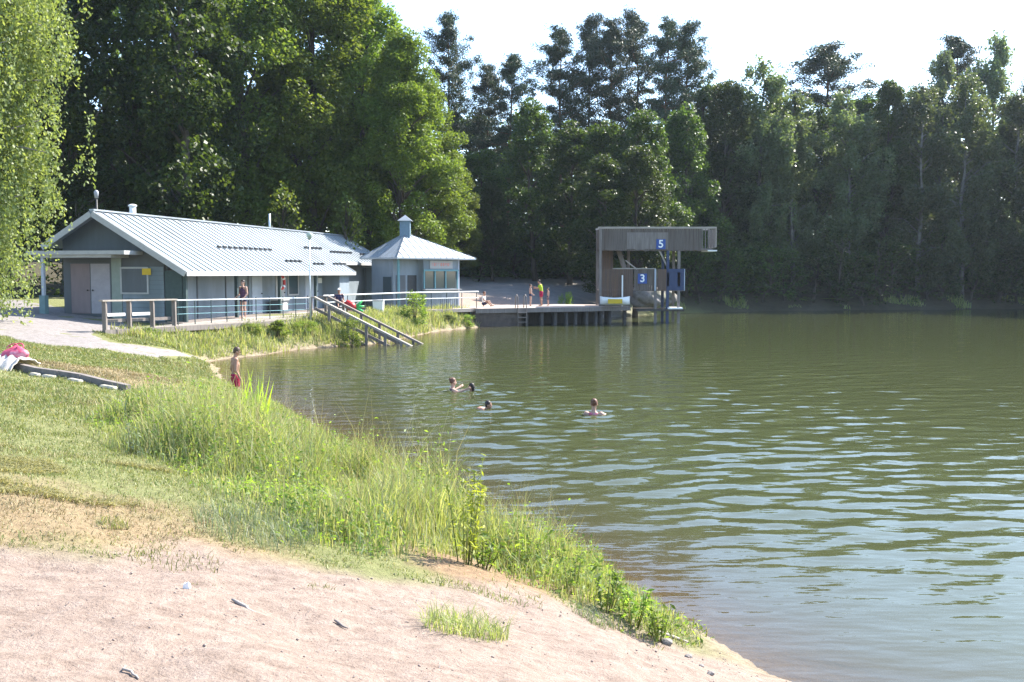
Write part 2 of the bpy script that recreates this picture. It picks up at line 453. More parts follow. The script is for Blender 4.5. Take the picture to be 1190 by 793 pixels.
def ground_mat():
    m = bpy.data.materials.new('ground')
    nt, N, L, P = nodes(m)
    tc = N.new('ShaderNodeTexCoord')
    def noise(scale, detail=6, rough=0.6):
        n = N.new('ShaderNodeTexNoise'); n.inputs['Scale'].default_value = scale
        n.inputs['Detail'].default_value = detail; n.inputs['Roughness'].default_value = rough
        L.new(tc.outputs['Object'], n.inputs[0]); return n.outputs[0]
    def ramp(src, stops):
        c = N.new('ShaderNodeValToRGB'); e = c.color_ramp.elements
        while len(e) < len(stops): e.new(0.5)
        for i, (p, col) in enumerate(stops): e[i].position = p; e[i].color = list(col) + [1]
        L.new(src, c.inputs[0]); return c.outputs[0]
    def attr(n):
        a = N.new('ShaderNodeAttribute'); a.attribute_name = n; return a.outputs['Fac']
    def mix(f, a, b):
        x = N.new('ShaderNodeMix'); x.data_type = 'RGBA'
        L.new(f, x.inputs[0]); L.new(a, x.inputs[6]); L.new(b, x.inputs[7]); return x.outputs[2]
    n1 = noise(1.3); n2 = noise(9, 8, 0.7); n3 = noise(45, 4, 0.7)
    soil = ramp(n2, [(0.3, (0.11, 0.10, 0.045)), (0.5, (0.15, 0.16, 0.06)), (0.72, (0.21, 0.20, 0.09))])
    sand = ramp(n2, [(0.25, (0.16, 0.117, 0.09)), (0.5, (0.245, 0.187, 0.15)), (0.75, (0.30, 0.24, 0.20))])
    sandf = ramp(n3, [(0.28, (0.62, 0.6, 0.58)), (0.45, (1, 1, 1)), (0.75, (1.1, 1.1, 1.1))])
    sm = N.new('ShaderNodeMix'); sm.data_type = 'RGBA'; sm.blend_type = 'MULTIPLY'; sm.inputs[0].default_value = 0.85
    L.new(sand, sm.inputs[6]); L.new(sandf, sm.inputs[7]); sand = sm.outputs[2]
    smp = N.new('ShaderNodeMapping'); smp.inputs['Rotation'].default_value = (0, 0, 0.5); smp.inputs['Scale'].default_value = (0.7, 2.2, 1)
    L.new(tc.outputs['Object'], smp.inputs[0])
    sn = N.new('ShaderNodeTexNoise'); sn.inputs['Scale'].default_value = 4.0; sn.inputs['Detail'].default_value = 7; sn.inputs['Roughness'].default_value = 0.7
    L.new(smp.outputs[0], sn.inputs[0])
    sr_ = ramp(sn.outputs[0], [(0.3, (0.74, 0.71, 0.69)), (0.46, (0.97, 0.97, 0.97)), (0.7, (1.08, 1.08, 1.08))])
    s2 = N.new('ShaderNodeMix'); s2.data_type = 'RGBA'; s2.blend_type = 'MULTIPLY'; s2.inputs[0].default_value = 1.0
    L.new(sand, s2.inputs[6]); L.new(sr_, s2.inputs[7]); sand = s2.outputs[2]
    dry = ramp(n2, [(0.3, (0.18, 0.125, 0.068)), (0.55, (0.255, 0.19, 0.108)), (0.75, (0.22, 0.19, 0.098))])
    dirt = ramp(n2, [(0.3, (0.13, 0.085, 0.05)), (0.55, (0.23, 0.155, 0.09)), (0.75, (0.31, 0.23, 0.14))])
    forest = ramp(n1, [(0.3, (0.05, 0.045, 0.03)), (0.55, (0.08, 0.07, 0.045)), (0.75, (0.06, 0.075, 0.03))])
    terr = ramp(n2, [(0.3, (0.26, 0.19, 0.155)), (0.7, (0.34, 0.255, 0.21))])
    shade = ramp(n1, [(0.3, (0.19, 0.18, 0.175)), (0.7, (0.26, 0.24, 0.22))])
    mud = ramp(n2, [(0.3, (0.15, 0.115, 0.075)), (0.7, (0.30, 0.24, 0.17))])
    c = mix(attr('dry'), soil, dry)
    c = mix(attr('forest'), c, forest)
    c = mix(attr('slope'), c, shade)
    c = mix(attr('terrace'), c, terr)
    c = mix(attr('dirt'), c, dirt)
    c = mix(attr('sand'), c, sand)
    c = mix(attr('wet'), c, mud)
    L.new(c, P.inputs['Base Color'])
    P.inputs['Roughness'].default_value = 0.9
    P.inputs['Specular IOR Level'].default_value = 0.2
    b = N.new('ShaderNodeBump'); b.inputs['Strength'].default_value = 0.8; b.inputs['Distance'].default_value = 0.05
    ad = N.new('ShaderNodeMath'); ad.operation = 'ADD'; L.new(n2, ad.inputs[0])
    mu = N.new('ShaderNodeMath'); mu.operation = 'MULTIPLY'; mu.inputs[1].default_value = 0.4; L.new(n3, mu.inputs[0]); L.new(mu.outputs[0], ad.inputs[1])
    L.new(ad.outputs[0], b.inputs['Height']); L.new(b.outputs[0], P.inputs['Normal'])
    return m
MAT['ground'] = ground_mat()
MAT['gravel'] = mat('grey_gravel', (0.20, 0.18, 0.172), 0.9, 0.28, 14, 0.6, stain=(0.15, 0.133, 0.122))

def water_mat():
    m = bpy.data.materials.new('lake_water')
    nt, N, L, P = nodes(m)
    N.remove(P)
    tc = N.new('ShaderNodeTexCoord')
    def bump(scale, sx, sy, dist, prev=None, rot=0.0, detail=3):
        mp = N.new('ShaderNodeMapping'); mp.inputs['Scale'].default_value = (sx, sy, 1); mp.inputs['Rotation'].default_value = (0, 0, rot)
        L.new(tc.outputs['Object'], mp.inputs[0])
        n = N.new('ShaderNodeTexNoise'); n.inputs['Scale'].default_value = scale; n.inputs['Detail'].default_value = detail
        n.inputs['Roughness'].default_value = 0.5
        L.new(mp.outputs[0], n.inputs[0])
        b = N.new('ShaderNodeBump'); b.inputs['Strength'].default_value = 1.0; b.inputs['Distance'].default_value = dist
        L.new(n.outputs[0], b.inputs['Height'])
        if prev: L.new(prev, b.inputs['Normal'])
        return b.outputs[0]
    nm = bump(1.9, 0.5, 1.5, 0.016, None, 0.12, 2)
    nm = bump(5.5, 0.6, 1.4, 0.0032, nm, -0.2, 2)
    gl = N.new('ShaderNodeBsdfGlossy'); gl.inputs['Roughness'].default_value = 0.02
    L.new(nm, gl.inputs['Normal'])
    fr = N.new('ShaderNodeFresnel'); fr.inputs['IOR'].default_value = 1.333; L.new(nm, fr.inputs['Normal'])
    df = N.new('ShaderNodeBsdfDiffuse')
    at = N.new('ShaderNodeAttribute'); at.attribute_name = 'clear'
    mc = N.new('ShaderNodeMix'); mc.data_type = 'RGBA'
    mc.inputs[6].default_value = (0.051, 0.060, 0.025, 1); mc.inputs[7].default_value = (0.11, 0.09, 0.058, 1)
    L.new(at.outputs['Fac'], mc.inputs[0]); L.new(mc.outputs[2], df.inputs[0])
    tr = N.new('ShaderNodeBsdfTransparent'); tr.inputs[0].default_value = (0.75, 0.66, 0.46, 1)
    m1 = N.new('ShaderNodeMixShader')
    mm = N.new('ShaderNodeMath'); mm.operation = 'MULTIPLY'; mm.inputs[1].default_value = 0.8
    L.new(at.outputs['Fac'], mm.inputs[0]); L.new(mm.outputs[0], m1.inputs[0])
    L.new(df.outputs[0], m1.inputs[1]); L.new(tr.outputs[0], m1.inputs[2])
    m2 = N.new('ShaderNodeMixShader'); L.new(fr.outputs[0], m2.inputs[0]); L.new(m1.outputs[0], m2.inputs[1]); L.new(gl.outputs[0], m2.inputs[2])
    L.new(m2.outputs[0], N['Material Output'].inputs[0])
    return m
MAT['water'] = water_mat()

# ------------------------------------------------------------------ ground and lake
def ground_zf(X, Y):
    d = lake_d(X, Y)
    Z = ground_z(X, Y, d)
    jit = 0.5 * (fbm(X, Y, 1.2, 21) - 0.5) * 2
    sandm = sst(0.35, -0.25, sdf_poly(X, Y, SAND) + jit)
    near = sst(30, 12, Y) * sst(16, 8, np.abs(X))
    Z = Z + sandm * near * sst(0.1, 1.0, d) * (0.035 * (fbm(X, Y, 4.5, 31, 3) - 0.5) + 0.022 * (vnoise(X * 0.8, Y * 1.6, 7, 35) - 0.5))
    rf = np.random.RandomState(8)
    for i in range(70):                                    # old footprints
        fx, fy = rf.uniform(-5.5, 1.2), rf.uniform(5.2, 9.5); a = rf.normal() * 0.7 + (0.6 if i % 2 else 2.2)
        u_ = (X - fx) * math.cos(a) + (Y - fy) * math.sin(a); v_ = -(X - fx) * math.sin(a) + (Y - fy) * math.cos(a)
        q = (u_ / 0.17) ** 2 + (v_ / 0.075) ** 2
        Z = Z - sandm * near * rf.uniform(0.008, 0.022) * (np.exp(-q) - 0.35 * np.exp(-(np.sqrt(q) - 1.5) ** 2 * 4))
    gd = sst(0.1, -0.9, sdf_poly(X, Y, GRAVEL))
    Z = Z - 0.03 * gd
    dry = np.maximum(sst(0.6, -0.4, sdf_poly(X, Y, DRY) + jit * 1.5), 0.8 * sst(0.6, -0.4, sdf_poly(X, Y, DRY2) + jit))
    dirt = sst(0.25, -0.2, sdf_poly(X, Y, DIRT) + jit * 0.7)
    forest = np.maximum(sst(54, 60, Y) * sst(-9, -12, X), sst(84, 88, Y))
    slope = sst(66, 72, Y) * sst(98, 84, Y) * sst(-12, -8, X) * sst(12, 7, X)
    terr = sst(61, 63, Y) * sst(77, 71, Y) * sst(-9, -6, X) * sst(6, 3, X - 0.3 * (Y - 66))
    wet = sst(0.45, 0.02, d) * sst(70, 58, Y)
    return Z, dict(sand=sandm, dry=dry, dirt=dirt, forest=forest, slope=slope, terrace=terr, wet=wet)
xs = axis(-700, 700, -7, 3.4, 0.07, 1.035)
ys = axis(-300, 1200, 4.0, 13.0, 0.07, 1.03)
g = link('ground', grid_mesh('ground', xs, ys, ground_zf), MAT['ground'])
tag(g, kind='structure')

# the gravel path lies on the ground as its own sheet
def path_zf(X, Y):
    return ground_z(X, Y) + 0.012 - 0.03 * sst(0.1, -0.9, sdf_poly(X, Y, GRAVEL)) - 0.1 * sst(-0.12, 0.0, sdf_poly(X, Y, GRAVEL) + 0.5 * (fbm(X, Y, 1.5, 41) - 0.5)), {}
gp = link('gravel_path', grid_mesh('gravel_path', np.arange(-34, -9, 0.2), np.arange(24, 52, 0.2), path_zf,
          keep=lambda X, Y: (sdf_poly(X, Y, GRAVEL) + 0.5 * (fbm(X, Y, 1.5, 41) - 0.5)) < 0.0), MAT['gravel'])
tag(gp, kind='structure')

SWIM = [at_height(526, 454, 0), at_height(548, 455, 0), at_height(571, 475, 0), at_height(690, 482, 0)]
rw = random.Random(4)
WAVES = []
for i in range(26):
    lam = rw.choice([0.34, 0.42, 0.5, 0.6, 0.75, 0.95, 1.3]) * rw.uniform(0.85, 1.15)
    a = R(90) + rw.gauss(0.26, 0.26)
    WAVES.append((2 * math.pi / lam * math.cos(a), 2 * math.pi / lam * math.sin(a), rw.uniform(0, 6.28), lam * rw.uniform(0.0020, 0.0042), rw.randrange(99)))
def water_zf(X, Y):
    d = -lake_d(X, Y)
    Z = np.zeros(X.shape)
    wx = X + 0.5 * (vnoise(X, Y, 0.35, 71) - 0.5); wy = Y + 0.7 * (vnoise(X, Y, 0.3, 72) - 0.5)
    for kx, ky, ph, am, sd_ in WAVES:
        env = 0.35 + 1.3 * vnoise(X, Y, 0.22, sd_)
        Z += am * env * np.sin(kx * wx + ky * wy + ph)
    calm = sst(0.0, 3.0, d) * (0.35 + 0.65 * sst(9, 14, Y)) * sst(52, 34, Y) * (0.5 + 0.5 * sst(32, 17, Y)) * (0.55 + 0.8 * vnoise(X, Y, 0.10, 77))
    Z *= calm
    for k, p in enumerate(SWIM):
        rr = np.hypot(X - p.x, Y - p.y)
        Z += 0.022 * np.sin(rr * 2 * math.pi / 0.5 + k) * np.exp(-rr / 1.0) * sst(0.1, 0.3, rr)
    clear = np.exp(-np.clip(d, 0, None) * 0.13 / 0.16)
    return Z, dict(clear=clear)
xs = axis(-16, 115, -8, 9, 0.07, 1.012, 1.5)
ys = axis(-32, 100, 6.5, 36, 0.07, 1.015, 1.5)
w = link('water', grid_mesh('water', xs, ys, water_zf, keep=lambda X, Y: lake_d(X, Y) < 0.6), MAT['water'])
tag(w, kind='structure')

# ================================================================== BATHHOUSE
BO = Vector((-17.3, 41.8, 0)); BU = Vector((0.2, 0.98, 0)); BV = Vector((0.98, -0.2, 0))
FL = 1.36
def B(u, v, z): return BO + BU * u + BV * v + Vector((0, 0, z))
def roofz(v): return 5.95 - 0.595 * abs(v)
bath = thing('bathhouse', 'long pale blue bathhouse with a grey metal gable roof and shaded porch', 'building', B(0, 0, FL))
m = MB(); VF, VL = 2.9, -1.8; LEN = 27.6
# front wall (with a projecting lit room at its far end), back wall, far wall
m.box(0.15, 17.0, VF - 0.14, VF, FL - 0.3, roofz(VF) - 0.06, B)
m.box(17.0, 18.5, VF - 0.14, 3.95, FL - 0.3, roofz(3.95) - 0.10, B)
m.box(18.5, LEN, 2.35, 2.5, FL - 0.3, roofz(2.5) - 0.06, B)
m.box(0.15, LEN, VL, VL + 0.14, FL - 0.3, roofz(VL) - 0.06, B)
m.box(LEN - 0.14, LEN, VL + 0.14, 2.35, FL - 0.3, 4.3, B)
m.build('wall', MAT['wall_blue'], bath)
m = MB()      # gable wall: one extruded pentagon
pts = [(VL, FL - 0.3), (VF, FL - 0.3), (VF, roofz(VF) - 0.06), (0, 5.95 - 0.06), (VL, roofz(VL) - 0.06)]
n = len(pts)
m.add([B(0.0, v, z) for v, z in pts] + [B(0.146, v, z) for v, z in pts], [tuple(range(n)), tuple(reversed(range(n, 2 * n)))] + [(i, (i + 1) % n, n + (i + 1) % n, n + i) for i in range(n)])
gw = m.build('gable_wall', MAT['wall_grey'], bath)
m = MB()      # blue lower cladding on the gable, right of the doors, horizontal boards
for k in range(12):
    z0 = FL + 0.02 + k * 0.19
    m.box(-0.035, -0.003, 0.98, VF - 0.01, z0, z0 + 0.18, B)
m.build('cladding', MAT['wall_blue'], bath)
m = MB(); m.box(-0.075, -0.038, 0.99, 2.15, FL + 1.22, FL + 2.2, B)
ws = m.build('shutter', MAT['wall_grey'], bath)
m = MB()
for a, b_, c, d_ in [(0.92, 0.99, FL + 1.15, FL + 2.28), (2.15, 2.22, FL + 1.15, FL + 2.28)]: m.box(-0.09, -0.038, a, b_, c, d_, B)
m.box(-0.09, -0.038, 0.99, 2.15, FL + 1.15, FL + 1.215, B); m.box(-0.09, -0.038, 0.99, 2.15, FL + 2.21, FL + 2.28, B)
m.build('shutter_frame', MAT['trim'], ws)
m = MB(); m.box(-0.10, -0.078, 1.95, 2.35, FL + 1.95, FL + 2.22, B); m.build('notice_board', MAT['yellow'], bath)
m = MB(); m.box(-0.06, -0.004, 0.50, 0.96, FL, FL + 2.75, B); m.build('corner_panel', mat('grey_green_board', (0.24, 0.28, 0.25), 0.7, 0.1, 4), bath)
m = MB(); m.box(-0.05, -0.004, -1.42, -0.52, FL + 0.32, FL + 2.42, B)
dr = m.build('door', MAT['door_pink'], bath)
m = MB(); m.ball(B(-0.09, -0.62, FL + 1.3), 0.035); m.bar(B(-0.07, -0.62, FL + 1.3), B(-0.05, -0.62, FL + 1.3), 0.03, 0.03); m.build('door_handle', MAT['dark_metal'], dr)
m = MB(); m.box(-0.05, -0.004, -0.48, 0.42, FL + 0.32, FL + 2.42, B)
dr = m.build('door', mat('grey_lilac_paint', (0.31, 0.29, 0.315), 0.6, 0.1, 4), bath)
m = MB(); m.ball(B(-0.09, -0.38, FL + 1.3), 0.035); m.bar(B(-0.07, -0.38, FL + 1.3), B(-0.05, -0.38, FL + 1.3), 0.03, 0.03); m.build('door_handle', MAT['dark_metal'], dr)
m = MB(); m.box(-0.055, -0.004, -1.50, -1.425, FL + 0.3, FL + 2.5, B); m.box(-0.055, -0.004, -0.515, -0.485, FL + 0.3, FL + 2.5, B); m.box(-0.055, -0.004, 0.425, 0.48, FL + 0.3, FL + 2.5, B); m.box(-0.055, -0.004, -1.42, 0.42, FL + 2.425, FL + 2.5, B)
m.build('door_frame', MAT['wall_grey'], bath)
m = MB(); m.box(-1.35, 0.0 - 0.004, -2.55, 1.95, 4.14, 4.30, B); m.box(-1.25, -0.01, -2.3, 1.3, 4.02, 4.137, B)
m.build('canopy', MAT['trim'], bath)
m = MB(); m.box(-1.2, -1.08, -1.98, -1.86, FL, 4.02, B); m.build('canopy_post', MAT['wall_light'], bath)
m = MB(); m.box(-1.26, -1.02, -2.06, -1.8, FL - 0.1, FL + 1.1, B); m.build('post_base', mat('pale_teal', (0.14, 0.22, 0.23), 0.6, 0.12, 6), bath)

def slab(m, u0, u1, v0, v1, th=0.09):
    a = [B(u0, v0, roofz(v0)), B(u1, v0, roofz(v0)), B(u1, v1, roofz(v1)), B(u0, v1, roofz(v1))]
    m.hexa([p - Vector((0, 0, th)) for p in a], a)
def seams(m, u0, u1, v0, v1, st=0.55):
    u = u0 + 0.03
    while u < u1:
        a, b_ = B(u, v0, roofz(v0) + 0.022), B(u, v1, roofz(v1) + 0.022)
        m.bar(a, b_, 0.028, 0.05, BU.cross((b_ - a).normalized()))
        u += st
m = MB()
slab(m, -0.55, 18.9, 0.0, 4.2); seams(m, -0.55, 18.9, 0.02, 4.2)
slab(m, 18.9, 28.2, 0.0, 3.15); seams(m, 19.2, 28.2, 0.02, 3.15)
rf = m.build('roof', MAT['roof'], bath)
m = MB(); slab(m, -0.55, 28.2, -2.35, -0.002); seams(m, -0.55, 28.2, -2.35, -0.04)
m.build('roof', MAT['roof'], bath)
m = MB(); m.bar(B(-0.57, 0, 6.0), B(28.22, 0, 6.0), 0.22, 0.07); m.build('ridge_cap', MAT['roof'], rf)
def rake(u, v0, v1):
    m = MB(); a, b_ = B(u, v0, roofz(v0) - 0.10), B(u, v1, roofz(v1) - 0.10)
    m.bar(a, b_, 0.05, 0.24, BU.cross((b_ - a).normalized())); m.build('barge_board', MAT['trim'], rf)
rake(-0.60, 0.03, 4.2); rake(-0.60, -0.03, -2.35); rake(18.95, 3.2, 4.2); rake(28.26, 0.03, 3.15)
m = MB(); m.bar(B(-0.55, 4.235, roofz(4.2) - 0.10), B(18.9, 4.235, roofz(4.2) - 0.10), 0.05, 0.17); m.build('fascia', MAT['trim'], rf)
m = MB(); m.bar(B(18.98, 3.19, roofz(3.15) - 0.10), B(28.2, 3.19, roofz(3.15) - 0.10), 0.05, 0.17); m.build('fascia', MAT['trim'], rf)
for u0, n_, v in [(5.6, 6, 2.35), (8.9, 5, 2.35), (11.0, 4, 3.35), (14.2, 3, 3.55), (17.2, 4, 3.5), (16.8, 5, 1.9), (20.0, 7, 2.2), (25.0, 3, 2.3)]:
    for k in range(n_):
        m = MB(); u = u0 + k * 0.55
        m.box(u, u + 0.30, v - 0.05, v + 0.05, roofz(v) + 0.02, roofz(v) + 0.13, B)
        m.build('snow_guard', MAT['dark_metal'], rf)
m = MB(); m.tube([B(3.2, -0.5, roofz(-0.5) - .1), B(3.2, -0.5, 6.4)], 0.14, 10); m.ball(B(3.2, -0.5, 6.42), (0.2, 0.2, 0.08)); m.build('vent_pipe', MAT['white'], rf, smooth=True)
m = MB(); m.tube([B(17.5, -0.6, roofz(-0.6) - .1), B(17.5, -0.6, 6.9)], 0.07, 8); m.build('vent_pipe', MAT['steel'], rf, smooth=True)
# porch: posts, beam, doors and panels along the shaded front
for u in (0.1, 4.6, 9.2, 13.8):
    m = MB(); m.box(u - 0.07, u + 0.07, 3.72, 3.86, FL - 0.1, roofz(3.86) - 0.28, B); m.build('porch_post', MAT['post_dark'], bath)
m = MB(); m.box(-0.3, 17.0, 3.72, 3.86, roofz(3.86) - 0.28, roofz(3.86) - 0.12, B); m.build('porch_beam', MAT['wall_grey'], bath)
m = MB(); m.box(-0.5, 17.0, VF, 4.0, FL - 0.16, FL - 0.01, B); m.build('porch_floor', MAT['wood_grey'], bath)
m = MB(); m.box(0.0, 0.08, VF + 0.02, 3.7, FL, roofz(3.8) - 0.2, B); m.build('dark_gap_screen', MAT['post_dark'], bath)  # solid dark panel in place of the shaded opening and its lattice
for u0, u1, mt in [(7.9, 9.0, 'wall_light'), (10.6, 11.7, 'trim'), (14.4, 16.2, 'wall_light')]:
    m = MB(); m.box(u0, u1, VF + 0.003, VF + 0.05, FL + 0.02, FL + 2.05, B); d = m.build('door', MAT[mt], bath)
    m = MB(); m.ball(B(u1 - 0.12, VF + 0.09, FL + 1.0), 0.035); m.bar(B(u1 - 0.12, VF + 0.05, FL + 1.0), B(u1 - 0.12, VF + 0.08, FL + 1.0), 0.03, 0.03); m.build('door_handle', MAT['dark_metal'], d)
for u in (0.3, 2.6, 5.2, 7.5):
    m = MB(); m.box(u, u + 0.09, VF + 0.003, VF + 0.035, FL + 0.02, roofz(VF) - 0.25, B); m.build('cover_strip', MAT['wall_grey'], bath)
m = MB(); m.box(12.2, 13.4, VF + 0.003, VF + 0.04, FL + 0.9, FL + 1.9, B); w_ = m.build('window', MAT['glass'], bath)
m = MB(); m.box(12.1, 12.19, VF + 0.003, VF + 0.06, FL + 0.82, FL + 1.98, B); m.box(13.41, 13.5, VF + 0.003, VF + 0.06, FL + 0.82, FL + 1.98, B); m.box(12.19, 13.41, VF + 0.003, VF + 0.06, FL + 0.82, FL + 0.895, B); m.box(12.19, 13.41, VF + 0.003, VF + 0.06, FL + 1.905, FL + 1.98, B); m.build('window_frame', MAT['trim'], w_)
m = MB(); m.box(16.3, 16.8, VF + 0.003, VF + 0.04, FL + 1.45, FL + 1.75, B); m.build('notice_board', MAT['white'], bath)

# life ring on the porch wall
rc = B(9.75, 3.66, FL + 1.55)
ring = bpy.data.meshes.new('life_ring'); bm = bmesh.new()
vs = []
for i in range(24):
    a = 2 * math.pi * i / 24
    for k in range(8):
        b_ = 2 * math.pi * k / 8
        r_ = 0.31 + 0.085 * math.cos(b_)
        p = BU * (r_ * math.cos(a)) + Vector((0, 0, r_ * math.sin(a))) + BV * (0.07 * math.sin(b_))
        vs.append(bm.verts.new(p))
for i in range(24):
    for k in range(8):
        bm.faces.new((vs[i * 8 + k], vs[((i + 1) % 24) * 8 + k], vs[((i + 1) % 24) * 8 + (k + 1) % 8], vs[i * 8 + (k + 1) % 8]))
bmesh.ops.recalc_face_normals(bm, faces=bm.faces); bm.to_mesh(ring); bm.free()
ro = link('life_ring', ring, MAT['red_plastic']); ro.location = rc
tag(ro, 'round red life ring hanging between dark posts on the bathhouse porch', 'life ring')
for a in (45, 135, 225, 315):
    m = MB(); ca, sa = math.cos(R(a)), math.sin(R(a))
    cpt = rc + BU * (0.31 * ca) + Vector((0, 0, 0.31 * sa))
    t_ = (BU * (-sa) + Vector((0, 0, ca))) * 0.05
    m.tube([cpt - t_, cpt + t_], 0.095, 10)
    m.build('white_band', MAT['white'], ro)
# bin in the porch corner
bx = thing('storage_chest', 'low pale grey chest beneath the life ring on the porch', 'chest', B(9.9, 3.4, FL))
m = MB(); m.box(9.5, 10.5, 3.15, 3.68, FL, FL + 0.62, B); m.build('body', MAT['wall_grey'], bx)
m = MB(); m.box(9.46, 10.54, 3.11, 3.72, FL + 0.625, FL + 0.70, B); m.build('lid', MAT['trim'], bx)
m = MB(); m.box(9.7, 10.3, 3.682, 3.70, FL + 0.15, FL + 0.5, B); m.build('label_panel', MAT['white'], bx)

# deck in front of the porch
P0 = Vector((-14.7, 35.6, 0)); P1 = Vector((-9.65, 47.4, 0)); RD = (P1 - P0).normalized(); RN = Vector((-RD.y, RD.x, 0))
def railp(s, off=0.0, z=0.0): return P0 + RD * s + RN * off + Vector((0, 0, z - 0.012 * s))
RL = (P1 - P0).length
deck = thing('boardwalk', 'weathered plank boardwalk along the front of the bathhouse', 'boardwalk', (P0.x, P0.y, FL))
m = MB(); e0 = B(-0.5, 4.02, 0); e1 = B(17.0, 4.02, 0)
m.prism([(railp(0, -0.06).x, railp(0, -0.06).y), (railp(RL, -0.06).x, railp(RL, -0.06).y), (-9.3, 49.2), (e1.x, e1.y), (e0.x, e0.y)], FL - 0.13, FL - 0.03)
m.build('planking', MAT['wood_pale'], deck)
m = MB(); m.bar(railp(-0.05, -0.09, FL - 0.12), railp(RL, -0.09, FL - 0.12), 0.05, 0.2); m.build('edge_beam', MAT['wood_grey'], deck)
for k in range(8):
    s_ = 0.8 + k * 1.65
    m = MB(); p = railp(s_, 0.12); m.tube([(p.x, p.y, FL - 0.13), (p.x, p.y, gz(p.x, p.y) - 0.2)], 0.08, 8); m.build('pile', MAT['wood_dark'], deck)
# timber railing (first stretch) and thin steel railing (second stretch)
tr_ = thing('timber_railing', 'short weathered wooden railing left of the bathhouse porch with pale boards between posts', 'railing', railp(0, 0, FL))
S1 = 3.6
for k in range(4):
    p = railp(0.05 + k * S1 / 3.05)
    m = MB(); m.box(p.x - 0.07, p.x + 0.07, p.y - 0.07, p.y + 0.07, gz(p.x, p.y) - 0.1, FL + 1.0); m.build('post', MAT['wood_grey'], tr_)
m = MB(); m.bar(railp(-0.12, 0, FL + 1.03), railp(S1 + 0.1, 0, FL + 1.03), 0.2, 0.055); m.build('top_rail', MAT['wood_pale'], tr_)
for a, b_ in ((0.1, 0.95), (1.3, 2.2)):
    m = MB(); m.bar(railp(a, -0.075, FL + 0.52), railp(b_, -0.075, FL + 0.52), 0.025, 0.11); m.build('board', MAT['white'], tr_)
m = MB(); m.bar(railp(0.0, 0.08, FL + 0.3), railp(S1, 0.08, FL + 0.3), 0.03, 0.12); m.build('lower_rail', MAT['wood_grey'], tr_)
sr = thing('steel_railing', 'thin steel handrail along the boardwalk between the wooden railing and the stairs', 'railing', railp(S1 + .2, 0, FL))
k = S1 + 0.2
while k < RL - 0.1:
    p = railp(k); m = MB(); m.tube([(p.x, p.y, FL - 0.05), (p.x, p.y, FL + 0.97)], 0.022, 8); m.build('post', MAT['post_dark'], sr); k += 0.98
for z_, r_ in ((1.0, 0.028), (0.72, 0.014), (0.45, 0.014)):
    m = MB(); m.tube([railp(S1 + 0.15, 0, FL + z_), railp(RL, 0, FL + z_)], r_, 8); m.build('rail', MAT['steel'] if z_ > .9 else MAT['teal'], sr)

# ================================================================== STAIRS INTO THE WATER
SA = Vector((-9.6, 47.4, 0)); SB = Vector((-5.0, 46.15, 0)); FS = 1.26; SD = (SB - SA).normalized(); SN = Vector((-SD.y, SD.x, 0)); SLn = (SB - SA).length
SLOPE = 1.40 / 3.05
def st(s, o, z): return SA + SD * s + SN * o + Vector((0, 0, z))
stairs = thing('lake_stairs', 'grey wooden stairs with two long handrails sloping down into the water', 'stairs', st(0, 0, FS))
SW = 1.45
for o in (0.0, SW):
    m = MB(); m.bar(st(-0.1, o, FS - 0.10), st(4.3, o, FS - 0.10 - 4.4 * SLOPE), 0.08, 0.38); m.build('stringer', MAT['wood_grey'], stairs)
    m = MB(); m.bar(st(-0.35, o, FS + 0.97), st(0.15, o, FS + 0.97), 0.13, 0.06); m.bar(st(0.15, o, FS + 0.97), st(5.3, o, FS + 0.97 - 5.15 * SLOPE), 0.17, 0.10)
    m.build('handrail', MAT['wood_pale'] if o == 0 else MAT['wood_grey'], stairs)
    m = MB(); m.bar(st(0.12, o + 0.05, FS + 0.45), st(4.4, o + 0.05, FS + 0.45 - 4.28 * SLOPE), 0.04, 0.14); m.build('middle_rail', MAT['wood_grey'], stairs)
    for s_ in (0.0, 0.95, 1.9, 2.85, 3.8, 4.6):
        zt = FS + 0.94 - max(0, s_ - 0.15) * SLOPE
        m = MB(); a = st(s_, o - (0.075 if o == 0 else -0.075), 0)
        m.box(a.x - 0.065, a.x + 0.065, a.y - 0.065, a.y + 0.065, min(FS - s_ * SLOPE - 0.35, -0.02) if s_ > 2 else FS - s_ * SLOPE - 0.4, zt); m.build('post', MAT['wood_grey'], stairs)
for k in range(13):
    s_ = 0.15 + k * 0.32
    m = MB(); z_ = FS - 0.02 - s_ * SLOPE
    q = [st(s_ - 0.14, 0.035, z_), st(s_ + 0.14, 0.035, z_), st(s_ + 0.14, SW - 0.035, z_), st(s_ - 0.14, SW - 0.035, z_)]
    m.hexa([p - Vector((0, 0, 0.045)) for p in q], q); m.build('tread', MAT['wood_deck'], stairs)

# lamp posts
lp = at_depth(361, 385, 46.6)
lpx, lpy = lp.x, lp.y
lamp = thing('lamp_post', 'tall thin lamp post at the top of the lake stairs', 'lamp post', (lpx, lpy, FL - 0.5))
m = MB(); m.tube([(lpx, lpy, gz(lpx, lpy) - 0.2), (lpx, lpy, zpix(278, 46.6))], [0.042, 0.026], 10); m.build('pole', MAT['steel'], lamp, smooth=True)
m = MB(); z_ = zpix(272, 46.6); m.tube([(lpx, lpy, z_ - 0.26), (lpx, lpy, z_ - 0.1), (lpx, lpy, z_ + 0.02), (lpx, lpy, z_ + 0.05)], [0.06, 0.13, 0.15, 0.05], 12); m.build('lamp_head', mat('lamp_grey', (0.35, 0.42, 0.36), 0.4, 0.05, 8), lamp, smooth=True)
l2 = at_depth(114, 300, 54.0); zt = zpix(221, 54)
lamp = thing('lamp_post', 'dark lamp post with a pale head rising behind the bathhouse gable', 'lamp post', (l2.x, l2.y, gz(l2.x, l2.y)))
